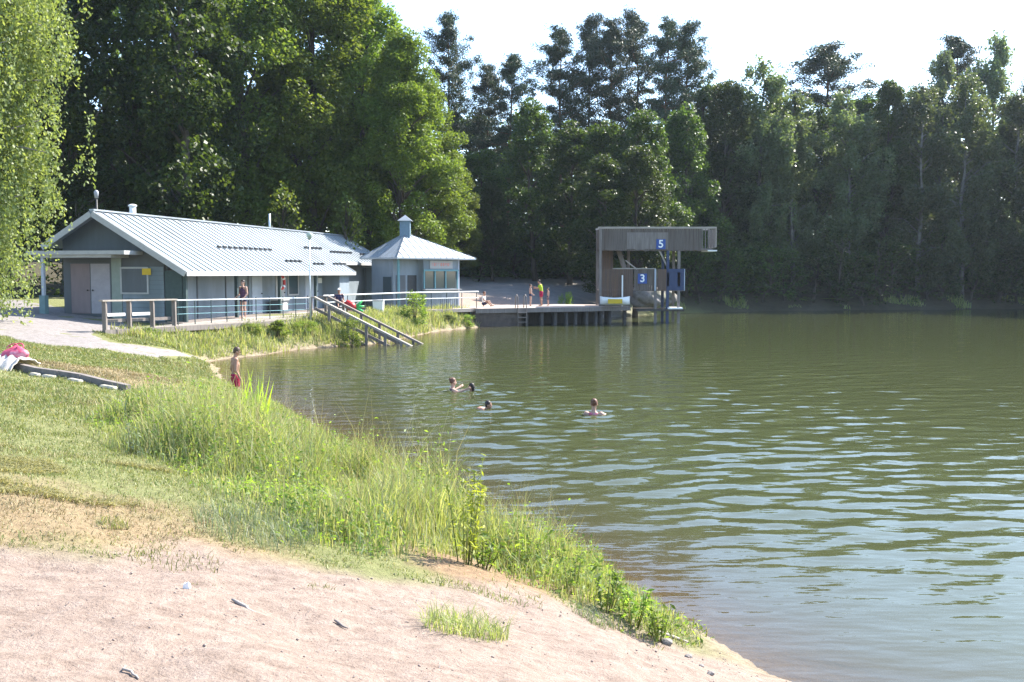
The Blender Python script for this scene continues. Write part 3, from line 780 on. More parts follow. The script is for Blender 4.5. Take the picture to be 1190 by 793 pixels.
m = MB(); m.tube([(l2.x, l2.y, gz(l2.x, l2.y) - 0.1), (l2.x, l2.y, zt - 0.3)], [0.08, 0.05], 10); m.build('pole', MAT['dark_metal'], lamp, smooth=True)
m = MB(); m.tube([(l2.x, l2.y, zt - 0.45), (l2.x, l2.y, zt - 0.1), (l2.x, l2.y, zt)], [0.09, 0.13, 0.05], 10); m.build('lamp_head', mat('pale_lamp', (0.3, 0.31, 0.33), 0.4, 0.05, 8), lamp, smooth=True)

# ================================================================== KIOSK
KF = Vector((-7.0, 60.5, 0)); K1 = Vector((0.705, 0.709, 0)); K2 = Vector((-0.709, 0.705, 0))
KZ = 1.16
def K(a, b, z): return KF + K1 * a + K2 * b + Vector((0, 0, z))
kiosk = thing('kiosk', 'small grey blue kiosk with hipped metal roof, square cupola and glazed counter', 'kiosk', K(3, 1.5, KZ))
LE, WE = 6.6, 3.0
EZ = 4.36
apex = at_depth(471, 271, 63.5)
c4 = [K(0, 0, EZ), K(LE, 0, EZ), K(LE, WE + .8, EZ), K(0, WE + .8, EZ)]
m = MB()
m.add([p - Vector((0, 0, 0.10)) for p in c4] + c4 + [apex], [(3, 2, 1, 0), (0, 1, 5, 4), (1, 2, 6, 5), (2, 3, 7, 6), (3, 0, 4, 7), (4, 5, 8), (5, 6, 8), (6, 7, 8), (7, 4, 8)])
for i in range(4):
    a, b_ = c4[i], c4[(i + 1) % 4]
    n_ = int((b_ - a).length / 0.5)
    for k in range(0, n_ + 1):
        p = a.lerp(b_, k / n_)
        # seams run up the slope and end at the hip
        t = k / n_
        foot = (apex - a).dot((b_ - a)) / (b_ - a).length_squared
        if k in (0, n_): q = apex
        else:
            h = t / foot if t < foot else (1 - t) / (1 - foot)
            top = a.lerp(b_, foot)
            q = p + (apex - top) * min(1, h) * 0.98
        if (q - p).length > 0.15: m.bar(p + Vector((0, 0, 0.02)), q + Vector((0, 0, 0.02)), 0.03, 0.05)
rf = m.build('roof', MAT['roof'], kiosk)
for k in range(8):
    p = c4[0].lerp(c4[1], 0.07 + k * 0.125) + Vector((0, 0, 0.2)) + K2 * 0.42
    m = MB(); m.bar(p - K1 * 0.12, p + K1 * 0.12, 0.08, 0.12); m.build('snow_guard', MAT['dark_metal'], rf)
m = MB(); cw = 0.32
m.box(apex.x - cw, apex.x + cw, apex.y - cw, apex.y + cw, apex.z - 0.35, zpix(257, 63.5)); cu = m.build('cupola', mat('dark_blue_grey', (0.11, 0.17, 0.22), 0.6, 0.1, 6), rf)
m = MB(); z_ = zpix(257, 63.5); ce = 0.46
m.add([(apex.x - ce, apex.y - ce, z_), (apex.x + ce, apex.y - ce, z_), (apex.x + ce, apex.y + ce, z_), (apex.x - ce, apex.y + ce, z_), (apex.x, apex.y, z_ + 0.38)], [(3, 2, 1, 0), (0, 1, 4), (1, 2, 4), (2, 3, 4), (3, 0, 4)]); m.build('cupola_roof', MAT['roof'], cu)
m = MB()
i0 = 0.42
m.box(i0, 2.45, i0 + 0.5, i0 + 0.62, KZ - 0.3, EZ - 0.1, K)                 # recessed wall behind the open porch
m.box(2.45, LE - 1.25, i0, i0 + 0.12, KZ - 0.3, KZ + 1.25, K)               # below the counter window
m.box(2.45, LE - 1.25, i0, i0 + 0.12, KZ + 2.35, EZ - 0.1, K)
m.box(2.45, 2.57, i0 + 0.122, WE, KZ - 0.3, EZ - 0.1, K)
m.box(LE - 1.37, LE - 1.25, i0 + 0.122, WE, KZ - 0.3, EZ - 0.1, K)
m.box(i0, i0 + 0.12, i0 + 0.622, WE, KZ - 0.3, EZ - 0.1, K)
m.box(i0, LE - 1.25, WE + 0.002, WE + 0.12, KZ - 0.3, EZ - 0.1, K)
m.build('wall', MAT['wall_blue'], kiosk)
m = MB(); m.box(2.62, LE - 1.42, i0 + 0.04, i0 + 0.07, KZ + 1.252, KZ + 2.348, K); w_ = m.build('window', MAT['glass'], kiosk)
m = MB()
for a in (2.452, 3.35, 4.25, LE - 1.34): m.box(a, a + 0.085, i0 - 0.03, i0 + 0.03, KZ + 1.25, KZ + 2.35, K)
m.box(2.42, LE - 1.22, i0 - 0.06, i0 - 0.002, KZ + 2.352, KZ + 2.46, K)
m.build('window_frame', MAT['teal'], w_)
m = MB(); m.box(2.35, LE - 1.15, i0 - 0.30, i0 - 0.002, KZ + 1.16, KZ + 1.21, K); m.build('counter', MAT['trim'], kiosk)
m = MB(); m.box(2.95, 4.85, i0 - 0.05, i0 - 0.004, KZ + 2.52, KZ + 3.02, K); sg = m.build('sign_board', MAT['trim'], kiosk)
m = MB(); rr = random.Random(3); a = 3.1
while a < 4.65:                        # worn red lettering, too faded to read
    wdt = rr.choice([0.09, 0.12, 0.14]); m.box(a, a + 0.03, i0 - 0.056, i0 - 0.052, KZ + 2.68, KZ + 2.88, K)
    m.box(a + 0.032, a + wdt, i0 - 0.056, i0 - 0.052, KZ + rr.choice([2.68, 2.76, 2.85]), KZ + 2.88, K); a += wdt + 0.06
m.build('lettering', mat('faded_red_letters', (0.55, 0.25, 0.22), 0.6, 0.2, 10), sg)
m = MB(); m.box(0.62, 1.35, i0 + 0.46, i0 + 0.497, KZ + 0.05, KZ + 2.1, K); m.build('door', MAT['wall_grey'], kiosk)
m = MB(); m.box(1.55, 2.25, i0 + 0.46, i0 + 0.497, KZ + 0.05, KZ + 2.1, K); m.build('door', MAT['dark_metal'], kiosk)
m = MB(); m.box(i0 - 0.04, i0 - 0.003, 1.1, 1.9, KZ + 0.9, KZ + 2.0, K); m.build('window', MAT['glass'], kiosk)
m = MB(); m.box(i0, i0 + 0.12, i0, i0 + 0.12, KZ - 0.1, EZ - 0.1, K); m.build('corner_post', MAT['teal'], kiosk)
m = MB(); m.box(LE - 1.24, LE - 1.14, i0 - 0.03, i0 + 0.09, KZ - 0.1, EZ - 0.1, K); m.build('corner_post', MAT['wall_light'], kiosk)
# annex between bathhouse and kiosk
ax = at_depth(404, 350, 66.0); bx_ = at_depth(447, 350, 66.0)
anx = thing('annex_shed', 'plain grey blue shed wall between the bathhouse and the kiosk', 'shed', (ax.x, 66, KZ))
m = MB(); m.box(ax.x, bx_.x, 66.0, 69.5, KZ - 0.3, 3.75); m.build('wall', MAT['wall_blue'], anx)
m = MB(); m.box(ax.x - 0.3, bx_.x + 0.3, 65.6, 69.9, 3.752, 3.9); m.build('roof', MAT['roof'], anx)
for k in range(5):
    m = MB(); m.box(ax.x + 0.1 + k * 0.55, ax.x + 0.16 + k * 0.55, 65.96, 65.997, KZ, 3.74); m.build('cover_strip', MAT['wall_grey'], anx)
# terrace of the kiosk on legs, with railing
t0 = Vector((-8.6, 57.3, 0)); t1 = Vector((-2.1, 62.9, 0)); TD = (t1 - t0).normalized(); TN = Vector((-TD.y, TD.x, 0)); TL = (t1 - t0).length
def tp(s, o, z): return t0 + TD * s + TN * o + Vector((0, 0, z))
ter = thing('kiosk_terrace', 'wooden terrace on short legs in front of the kiosk above bushes', 'terrace', tp(0, 0, KZ))
m = MB(); q = [tp(0, 0, 0), tp(TL, 0, 0), tp(TL, 4.5, 0), tp(0, 4.5, 0)]
m.prism([(p.x, p.y) for p in q], KZ - 0.10, KZ + 0.0); m.build('planking', MAT['wood_deck'], ter)
m = MB(); m.bar(tp(-0.02, -0.04, KZ - 0.10), tp(TL, -0.04, KZ - 0.10), 0.05, 0.2); m.build('edge_beam', MAT['wood_deck'], ter)
for k in range(6):
    p = tp(0.4 + k * 1.55, 0.2, 0); m = MB(); m.box(p.x - 0.08, p.x + 0.08, p.y - 0.08, p.y + 0.08, gz(p.x, p.y) - 0.3, KZ - 0.1); m.build('leg', MAT['teal'], ter)
m = MB(); m.bar(tp(4.5, 0.3, KZ - 0.55), tp(TL - 0.3, 0.3, KZ - 0.55), 0.08, 0.18); m.build('cross_beam', MAT['teal'], ter)
kr = thing('steel_railing', 'white topped steel railing along the kiosk terrace', 'railing', tp(0, 0, KZ))
k = -2.2
while k < TL + 0.05:
    p = tp(k, 0.05, 0); m = MB(); m.tube([(p.x, p.y, KZ - 0.1), (p.x, p.y, KZ + 1.02)], 0.025, 8); m.build('post', MAT['post_dark'], kr); k += 1.18
for z_, r_ in ((1.06, 0.042), (0.68, 0.032)):
    m = MB(); m.tube([tp(-2.6, 0.05, KZ + z_ - 0.1), tp(3.0, 0.05, KZ + z_), tp(TL, 0.05, KZ + z_)], r_, 8); m.build('rail', MAT['white'], kr)
for i in range(9):
    p = tp(5.6 + i * 0.15, 0.05, 0); m = MB(); m.tube([(p.x, p.y, KZ + 0.02), (p.x, p.y, KZ + 0.68)], 0.012, 6); m.build('baluster', MAT['dark_metal'], kr)
# white bin
bp = at_depth(440, 362, 56.5); bz = 1.14
bn = thing('litter_bin', 'white square litter bin beside the railing left of the kiosk bush', 'bin', (bp.x, 56.5, bz))
m = MB(); m.hexa([(bp.x - .26, 56.25, bz - .3), (bp.x + .26, 56.25, bz - .3), (bp.x + .26, 56.75, bz - .3), (bp.x - .26, 56.75, bz - .3)], [(bp.x - .29, 56.2, bz + .66), (bp.x + .29, 56.2, bz + .66), (bp.x + .29, 56.8, bz + .66), (bp.x - .29, 56.8, bz + .66)]); m.build('body', MAT['white'], bn)
m = MB(); m.box(bp.x - .31, bp.x + .31, 56.18, 56.82, bz + .665, bz + .72); m.build('rim', MAT['trim'], bn)

# ================================================================== DOCK
D0 = Vector((-2.3, 62.4, 0)); D1 = Vector((5.9, 66.0, 0)); DD = (D1 - D0).normalized(); DN = Vector((-DD.y, DD.x, 0)); DL = (D1 - D0).length
DZ = 1.16
def dk(s, o, z): return D0 + DD * s + DN * o + Vector((0, 0, z))
dock = thing('swimming_dock', 'long bleached wooden dock with a dark retaining wall and piles in the lake', 'dock', dk(0, 0, 0))
m = MB(); q = [dk(0, 0, 0), dk(DL, 0, 0), dk(DL + 2.6, 0.6, 0), dk(DL + 3.0, 3.2, 0), dk(DL - 1.0, 6.5, 0), dk(3.0, 7.5, 0), dk(0, 4.0, 0)]
m.prism([(p.x, p.y) for p in q], DZ - 0.12, DZ); m.build('deck', MAT['wood_deck'], dock)
m = MB(); m.bar(dk(-0.02, -0.05, DZ - 0.16), dk(DL, -0.05, DZ - 0.16), 0.07, 0.28); m.bar(dk(DL, -0.05, DZ - 0.16), dk(DL + 2.6, 0.55, DZ - 0.16), 0.07, 0.28); m.build('edge_beam', MAT['wood_grey'], dock)
m = MB(); m.bar(dk(0.0, 0.16, 0.2), dk(3.2, 0.16, 0.2), 0.25, 1.6); m.bar(dk(-0.05, 0.28, 0.2), dk(-0.05, 3.5, 0.2), 0.2, 1.6); m.build('retaining_wall', MAT['concrete'], dock)
m = MB(); m.bar(dk(3.2, 2.2, 0.2), dk(DL + 1, 2.2, 0.2), 0.3, 1.6); m.build('back_wall', MAT['wood_dark'], dock)
for s_, o_ in [(3.6, .2), (4.7, .2), (5.7, .25), (6.5, .2), (7.2, .25), (8.0, .2), (8.7, .2), (9.2, .4), (9.9, .45), (11.2, .7), (6.1, 1.3), (8.4, 1.4), (10.4, 1.8)]:
    p = dk(s_, o_, 0); m = MB(); m.tube([(p.x, p.y, -1.6), (p.x, p.y, DZ - 0.12)], 0.14, 10); m.build('pile', MAT['wood_dark'], dock, smooth=True)
lad = thing('swim_ladder', 'dull grey swim ladder hooked over the front edge of the dock', 'ladder', dk(3.0, -0.15, DZ))
for s_ in (2.85, 3.45):
    m = MB(); m.tube([dk(s_, 0.25, DZ), dk(s_, 0.2, DZ + 0.75), dk(s_, 0.0, DZ + 0.85), dk(s_, -0.16, DZ + 0.7), dk(s_, -0.18, -0.8)], 0.03, 8); m.build('rail', MAT['wood_grey'], lad, smooth=True)
for z_ in (0.85, 0.55, 0.25, -0.05, -0.35):
    m = MB(); m.bar(dk(2.86, -0.18, z_), dk(3.44, -0.18, z_), 0.09, 0.04); m.build('rung', MAT['wood_grey'], lad)

# ================================================================== DIVING TOWER
TY = 67.0
def tx(px): return at_depth(px, 318, TY).x
tower = thing('diving_tower', 'wooden diving tower with boarded platforms marked 5 and 3', 'diving tower', (tx(750), TY, 0))
z5, z5t, z3, z3t = zpix(291, TY), zpix(266, TY), zpix(338, TY), zpix(313, TY)
TB = TY + 2.3
def boards(m, x0, x1, y, z0, z1, st=0.135, seed=0, gap=0.012, axis='x'):
    rr = random.Random(seed); x = x0
    while x < x1 - 0.02:
        w_ = min(st, x1 - x); dz = rr.uniform(-0.04, 0.03)
        if axis == 'x': m.box(x, x + w_ - gap, y, y + 0.028, z0 + dz, z1)
        else: m.box(y, y + 0.028, x, x + w_ - gap, z0 + dz, z1)
        x += st
X0, X1 = tx(697), tx(815)
m = MB(); m.box(X0, tx(828), TY, TB, z5 + 0.02, z5 + 0.12); m.build('upper_floor', MAT['wood_grey'], tower)
m = MB(); boards(m, X0 + .05, X1, TY - 0.05, z5 - 0.02, z5t, 0.155, 1); p5 = m.build('upper_parapet', MAT['wood_tower'], tower)
m = MB(); boards(m, tx(728), tx(776), TY - 0.083, z5 + 0.06, z5t - 0.25, 0.3, 2); m.build('patched_boards', MAT['wood_grey'], p5)
m = MB(); boards(m, X0 + .05, X1, TB + 0.02, z5, z5t, 0.155, 3); m.build('rear_parapet', MAT['wood_tower'], tower)
m = MB(); boards(m, TY + 0.02, TB, X0, z5, z5t, 0.155, 4, axis='y'); m.build('end_parapet', MAT['wood_tower'], tower)
m = MB(); x = tx(815) + 0.03
while x < tx(831): m.box(x, x + 0.05, TY - 0.03, TY + 0.01, z5 + 0.12, z5t + 0.02); x += 0.19
m.build('side_bars', MAT['wood_grey'], tower)
m = MB(); m.box(tx(831), tx(832) + 0.02, TY, TB, z5 + 0.2, z5t); m.build('end_board', MAT['wood_pale'], tower)
m = MB(); m.box(X0 - 0.15, tx(832), TY - 0.13, TY - 0.055, z5t, z5t + 0.13); m.build('top_rail', MAT['wood_pale'], tower)
m = MB(); m.box(X0 - 0.1, tx(832), TB + 0.055, TB + 0.13, z5t, z5t + 0.13); m.build('top_rail', MAT['wood_pale'], tower)
m = MB(); m.box(tx(822), tx(833), TY - 0.02, TB, z5 - 0.07, z5 + 0.015); m.build('jump_edge', MAT['white'], tower)
for px, y in [(697.5, TY - 0.02), (697.5, TB), (735, TB), (776, TY + 0.06), (789, TY + 0.06), (776, TB), (789, TB), (762, TY + 0.06)]:
    m = MB(); x = tx(px); zt_ = (z5t + 0.0 if px < 700 else z5 + 0.02) if px != 762 else z3t
    m.box(x - 0.09, x + 0.09, y - 0.09 + .0, y + 0.07, -1.6 if px > 740 else DZ, zt_ - 0.002); m.build('post', MAT['wood_grey'] if px != 776 else MAT['blue_panel'], tower)
m = MB(); boards(m, X0 + 0.12, tx(736), TY - 0.03, zpix(345, TY), z3t, 0.125, 5); m.build('stair_cladding', MAT['wood_brown'], tower)
m = MB(); boards(m, X0 + 0.12, tx(716), TB - 0.4, z3t, z5, 0.15, 6); m.build('stair_cladding', MAT['wood_brown'], tower)
m = MB(); boards(m, tx(737), tx(761), TY - 0.045, z3, z3t, 0.15, 7); p3 = m.build('lower_parapet', MAT['wood_tower'], tower)
m = MB(); m.box(tx(712), tx(762), TY - 0.09, TY + 0.06, z3t + 0.002, z3t + 0.07); m.build('lower_rail', MAT['wood_pale'], tower)
m = MB(); m.box(X0, tx(796), TY, TB, z3 - 0.02, z3 + 0.08); m.build('lower_floor', MAT['wood_grey'], tower)
m = MB(); m.box(tx(775), tx(795), TY - 0.05, TY - 0.015, z3 + 0.02, z3 + 0.30); m.box(tx(775), tx(795), TY - 0.05, TY - 0.015, z3t - 0.22, z3t + 0.02); m.box(tx(775), tx(795), TY - 0.03, TY - 0.012, z3 + 0.302, z3t - 0.222); m.build('blue_side_panel', MAT['blue_panel'], tower)
m = MB(); m.box(tx(764), tx(774.5), TY - 0.03, TY, z3, z3t); m.build('side_panel', MAT['wood_brown'], tower)
m = MB(); m.box(tx(795), tx(796), TY - 0.03, TB, z3, z3t + 0.02); m.build('end_board', MAT['wall_light'], tower)
m = MB(); m.box(tx(760.5), tx(762), TY - 0.10, TY - 0.05, z3, z3t); m.build('edge_trim', MAT['wall_light'], tower)
m = MB()   # stair flights inside the tower
m.bar((tx(700), TY + 1.2, DZ), (tx(735), TY + 1.2, z3), 0.08, 0.25); m.bar((tx(738), TY + 1.4, z3), (tx(722), TY + 1.4, z5), 0.08, 0.25)
m.bar((tx(700), TY + 2.0, DZ), (tx(735), TY + 2.0, z3), 0.08, 0.25); m.bar((tx(738), TY + 2.1, z3), (tx(722), TY + 2.1, z5), 0.08, 0.25)
for k in range(8):
    t = k / 8; m.box(tx(700 + 35 * t), tx(700 + 35 * t) + 0.25, TY + 1.24, TY + 1.96, DZ + (z3 - DZ) * t, DZ + (z3 - DZ) * t + 0.04)
    m.box(tx(738 - 16 * t), tx(738 - 16 * t) + 0.25, TY + 1.44, TY + 2.06, z3 + (z5 - z3) * t, z3 + (z5 - z3) * t + 0.04)
m.build('stair_flight', MAT['wood_grey'], tower)
m = MB(); m.bar((tx(727), TY - 0.02, zpix(303, TY)), (tx(740), TY - 0.02, zpix(313, TY)), 0.06, 0.08); m.bar((tx(776), TY + 0.1, zpix(311, TY)), (tx(766), TY + 0.1, zpix(291, TY)), 0.08, 0.1); m.build('brace', MAT['wood_pale'], tower)
m = MB(); z1 = zpix(359, TY); m.box(tx(740), tx(795), TY - 0.2, TB, z1 - 0.16, z1 - 0.02); m.build('low_platform', MAT['wood_dark'], tower)
m = MB(); m.box(tx(776), tx(793), TY - 0.3, TY + 1.0, z1 - 0.016, z1 + 0.09); m.build('low_jump_edge', MAT['white'], tower)
m = MB(); m.tube([(tx(723), TY - 0.2, DZ), (tx(723), TY - 0.2, zpix(320, TY))], 0.05, 8); m.build('white_pole', MAT['white'], tower)
def numeral(ch, px, py, hpx, y, parent):
    c = at_depth(px, py, y)
    m = MB(); hw = hpx * 0.46 * TY / F_PX; hh = hpx * 0.5 * TY / F_PX
    m.box(c.x - hw, c.x + hw, y - 0.05, y, c.z - hh, c.z + hh)
    pl = m.build('number_plate', MAT['blue_sign'], parent)
    cu = bpy.data.curves.new('digit', 'FONT'); cu.body = ch; cu.align_x = 'CENTER'; cu.align_y = 'CENTER'
    cu.size = hh * 2.15; cu.extrude = 0.006; cu.offset = 0.012
    tmp = bpy.data.objects.new('digit_curve', cu); COL.objects.link(tmp)
    bpy.context.view_layer.update()
    me = bpy.data.meshes.new_from_object(tmp.evaluated_get(bpy.context.evaluated_depsgraph_get()))
    bpy.data.objects.remove(tmp)
    me.transform(Matrix.Translation(Vector((c.x, y - 0.058, c.z)) - world_loc(pl)) @ Matrix.Rotation(math.pi / 2, 4, 'X'))
    link('numeral', me, None, pl); me.materials.clear(); me.materials.append(MAT['white'])
numeral('5', 768, 284, 11.5, TY - 0.09, tower)
numeral('3', 746.5, 324, 11.5, TY - 0.055, tower)

# rescue boat on the dock, beached under the stairs of the tower
rb = thing('rescue_boat', 'small white boat with a yellow side panel lying by the foot of the diving tower', 'boat', (tx(713), TY - 1.0, DZ))
V_, F_ = [], []; n = 15; mrow = 7
for i in range(n):
    t = i / (n - 1); x = (t - 0.5) * 2.0
    wd = 0.42 * (1 - abs(2 * t - 1) ** 2.6) ** 0.8 + 0.01; sh = 0.12 * abs(2 * t - 1) ** 2
    for k in range(mrow):
        a = math.pi * (k / (mrow - 1))
        V_.append((x, -wd * math.cos(a), 0.58 + sh - (0.50 + sh * .6) * math.sin(a) ** 0.8))
for i in range(n - 1):
    for k in range(mrow - 1): F_.append((i * mrow + k, i * mrow + k + 1, (i + 1) * mrow + k + 1, (i + 1) * mrow + k))
me = raw_mesh('hull', V_, np.array(F_), True); ho = link('hull', me, MAT['white'], rb)
sm_ = ho.modifiers.new('thickness', 'SOLIDIFY'); sm_.thickness = 0.03
m = MB(); o = Vector((tx(713), TY - 1.0, DZ)); m.box(o.x - 0.5, o.x + 0.45, o.y - 0.47, o.y - 0.40, DZ + 0.22, DZ + 0.52); m.build('side_panel', MAT['yellow'], rb)
for s_ in (-0.35, 0.3):
    m = MB(); m.box(o.x + s_ - 0.1, o.x + s_ + 0.1, o.y - 0.36, o.y + 0.36, DZ + 0.44, DZ + 0.47); m.build('thwart', MAT['wood_pale'], rb)
# boulders behind the tower
def boulder(name, c, r, label, seed, squash=0.6):
    rr = np.random.RandomState(seed)
    bm = bmesh.new(); bmesh.ops.create_icosphere(bm, subdivisions=4, radius=1.0)
    for v in bm.verts:
        p = np.array(v.co); q = p * 1.7 + seed * 3.1
        k = 1 + 0.5 * (float(fbm(np.array([q[0] + q[2]]), np.array([q[1] - q[2] * .7]), 0.8, seed)[0]) - 0.5) + 0.14 * (float(vnoise(np.array([q[0] * 3]), np.array([q[1] * 3 + q[2] * 2]), 1.3, seed)[0]) - .5)
        v.co = Vector((p[0] * k * r, p[1] * k * r * 0.8, p[2] * k * r * squash))
    me = bpy.data.meshes.new(name); bm.to_mesh(me); bm.free()
    me.polygons.foreach_set('use_smooth', np.ones(len(me.polygons), dtype=bool))
    o = link(name, me, MAT['rock']); o.location = c
    return tag(o, label, 'boulder')
c = at_depth(752, 352, 77); boulder('boulder', (c.x, 77, 1.5), 1.35, 'large grey boulder on the shore seen under the diving tower', 3, 0.72)
c = at_depth(771, 352, 78); boulder('boulder', (c.x, 78, 1.5), 0.95, 'smaller rounded boulder right of the large one behind the tower posts', 8, 0.75)

# ================================================================== TIMBER KERB ON THE LAWN
k0 = Vector((*ground_at(-30, 424), 0)); k1 = Vector((*ground_at(150, 457), 0))
kb = thing('timber_kerb', 'low dark timber retaining kerb across the lawn with pale stones along its foot', 'retaining kerb', (k0.x, k0.y, gz(k0.x, k0.y)))
N_ = 7
for i in range(N_):
    a, b_ = k0.lerp(k1, i / N_), k0.lerp(k1, (i + 0.98) / N_)
    za, zb = gz(a.x, a.y) + 0.045, gz(b_.x, b_.y) + 0.045
    m = MB(); m.bar((a.x, a.y, za), (b_.x, b_.y, zb), 0.11, 0.20); m.build('timber', MAT['wood_grey'], kb)
for t, L in ((0.42, .22), (0.50, .3), (0.66, 0.32), (0.86, 0.35)):
    a = k0.lerp(k1, t) + Vector((-0.02, -0.17, -0.0)); b_ = a + (k1 - k0).normalized() * L
    m = MB(); m.bar((a.x, a.y, gz(a.x, a.y) - 0.02), (b_.x, b_.y, gz(b_.x, b_.y) - 0.02), 0.15, 0.16); m.build('kerb_stone', MAT['stone_light'], kb, bevel=0.03)

# ================================================================== TREES
def unit(rs, n):
    v = rs.normal(size=(n, 3)); return v / np.linalg.norm(v, axis=1)[:, None]
def leaves(P, size, rs, aspect=0.55, up=0.5, hang=0.0):
    """one diamond leaf per point; up: how far the leaf blades face the sky"""
    n = len(P)
    nrm = unit(rs, n); nrm[:, 2] = np.abs(nrm[:, 2]) + up; nrm /= np.linalg.norm(nrm, axis=1)[:, None]
    a = unit(rs, n)
    if hang: a[:, 2] -= hang
    a -= nrm * (a * nrm).sum(1)[:, None]; a /= np.linalg.norm(a, axis=1)[:, None] + 1e-9
    b = np.cross(nrm, a)
    s = size * rs.uniform(0.65, 1.25, n)[:, None]
    V = np.stack([P - a * s * .5, P + b * s * aspect * .5 + nrm * s * .06, P + a * s * .5, P - b * s * aspect * .5 + nrm * s * .06], 1).reshape(-1, 3)
    F = np.arange(4 * n).reshape(n, 4)
    return V, F
def np_tubes(paths, n=6):
    m = MB()
    for pts, rad in paths: m.tube(pts, rad, n, cap=False)
    return np.array(m.v, np.float32), m.f

def trunk_mesh(name, paths, n=7):
    m = MB()
    for pts, rad in paths: m.tube(pts, rad, n)
    me = bpy.data.meshes.new(name); me.from_pydata(m.v, [], m.f)
    me.polygons.foreach_set('use_smooth', np.ones(len(me.polygons), dtype=bool))
    return me

def proto_broad(seed, H=18.0, Rm=4.5, base=0.14, nclump=120, per=190, leaf=0.30, lean=0.0, top=0.55, shell=0.35, upf=0.7):
    rs = np.random.RandomState(seed)
    C, S = [], []
    def prof(t):          # radius at relative crown height
        return Rm * (np.sin(np.pi * np.clip(t, 0, 1) ** top) ** 0.62 * 0.92 + 0.10)
    z0 = H * base
    for i in range(nclump):
        t = rs.uniform(0, 1) ** 0.9
        a = rs.uniform(0, 2 * np.pi)
        lob = 0.78 + 0.22 * np.sin(a * 3 + seed) * np.cos(t * 9 + seed * 2) + 0.10 * rs.normal()
        r = prof(t) * lob * np.sqrt(rs.uniform(shell, 1.0))
        C.append((r * np.cos(a), r * np.sin(a), z0 + (H - z0) * t * 0.96)); S.append(rs.uniform(0.55, 1.25) * Rm / 4.5)
    C = np.array(C); S = np.array(S)
    pts = []
    for c, s in zip(C, S):
        n = int(per * s * s * rs.uniform(0.8, 1.2))
        u = unit(rs, n); rr = rs.uniform(0.25, 1, n) ** 0.45
        p = c + u * rr[:, None] * s * np.array([1.15, 1.15, 0.72])
        p[:, 2] -= 0.10 * s * (u[:, 0] ** 2 + u[:, 1] ** 2)
        pts.append(p)
    P = np.concatenate(pts)
    V, F = leaves(P, leaf, rs, 0.7, upf)
    crown = raw_mesh('broad_crown', V, F)
    paths = []
    zz = np.linspace(0, H * 0.9, 9); tr0 = 0.017 * H
    w = rs.normal(size=(9, 2)) * 0.12; w[0] = 0; w = np.cumsum(w, 0)
    tp_ = [(w[i, 0], w[i, 1], zz[i] - (0.3 if i == 0 else 0)) for i in range(9)]
    paths.append((tp_, [tr0 * (1.25 if i == 0 else 1) * (1 - 0.9 * i / 8) + 0.02 for i in range(9)]))
    for i in rs.permutation(nclump)[:34]:
        c = C[i]; h = max(H * 0.12, c[2] - 0.55 * np.hypot(c[0], c[1]) - 0.6)
        k = min(7.99, h / (H * 0.9) * 8); j = int(k); f = k - j
        b0 = np.array(tp_[j]) * (1 - f) + np.array(tp_[j + 1]) * f
        mid = b0 * 0.5 + c * 0.5 + np.array([0, 0, 0.25])
        r0 = tr0 * 0.32
        paths.append(([tuple(b0), tuple(mid), tuple(c)], [r0, r0 * 0.6, 0.015]))
    return crown, trunk_mesh('broad_trunk', paths), H, Rm

def proto_birch(seed, H=18.0, Rm=3.3, nstr=900, leaf=0.20, per=40, nb=46, sc_=0.25):
    rs = np.random.RandomState(seed)
    z0 = H * 0.05; paths = []
    zz = np.linspace(0, H * 0.97, 10); w = np.cumsum(np.vstack([[0, 0], rs.normal(size=(9, 2)) * 0.10]), 0)
    tp_ = [(w[i, 0], w[i, 1], zz[i] - (0.3 if i == 0 else 0)) for i in range(10)]
    tr0 = 0.011 * H
    paths.append((tp_, [tr0 * (1 - 0.92 * i / 9) + 0.012 for i in range(10)]))
    pts = []
    for i in range(nb):
        t = (i + rs.uniform(0, 1)) / nb
        zb = z0 + (H * 0.95 - z0) * t
        k = min(8.99, zb / (H * 0.97) * 9); j = int(k); f = k - j
        b0 = np.array(tp_[j]) * (1 - f) + np.array(tp_[j + 1]) * f
        r = Rm * (np.sin(np.pi * (0.16 + 0.82 * t) ** 0.85) ** 0.7 + 0.06) * rs.uniform(0.55, 1.1)
        a = rs.uniform(0, 2 * np.pi)
        tipv = b0 + np.array([np.cos(a) * r, np.sin(a) * r, 0.55 * r * rs.uniform(0.5, 1.3)])
        mid = (b0 + tipv) / 2 + np.array([0, 0, 0.22 * r])
        paths.append(([tuple(b0), tuple(mid), tuple(tipv)], [0.03 + tr0 * 0.16, 0.03, 0.01]))
        ns = max(3, int(nstr / nb * (0.5 + r / Rm)))
        for s in range(ns):
            q = rs.uniform(0.25, 1.05)
            st_ = (1 - q) ** 2 * b0 + 2 * q * (1 - q) * mid + q * q * tipv + rs.normal(size=3) * sc_
            L = rs.uniform(0.7, 2.0) * (0.5 + 0.5 * r / Rm)
            n = int(per * L / 1.3)
            tt = rs.uniform(0, 1, n)[:, None]
            sway = rs.normal(size=2) * 0.3
            p = st_ + np.hstack([sway * tt ** 1.5 + rs.normal(size=(n, 2)) * 0.11, -L * tt + rs.normal(size=(n, 1)) * 0.08])
            pts.append(p)
    V, F = leaves(np.concatenate(pts), leaf, rs, 0.75, 0.15, 0.8)
    return raw_mesh('birch_crown', V, F), trunk_mesh('birch_trunk', paths), H, Rm

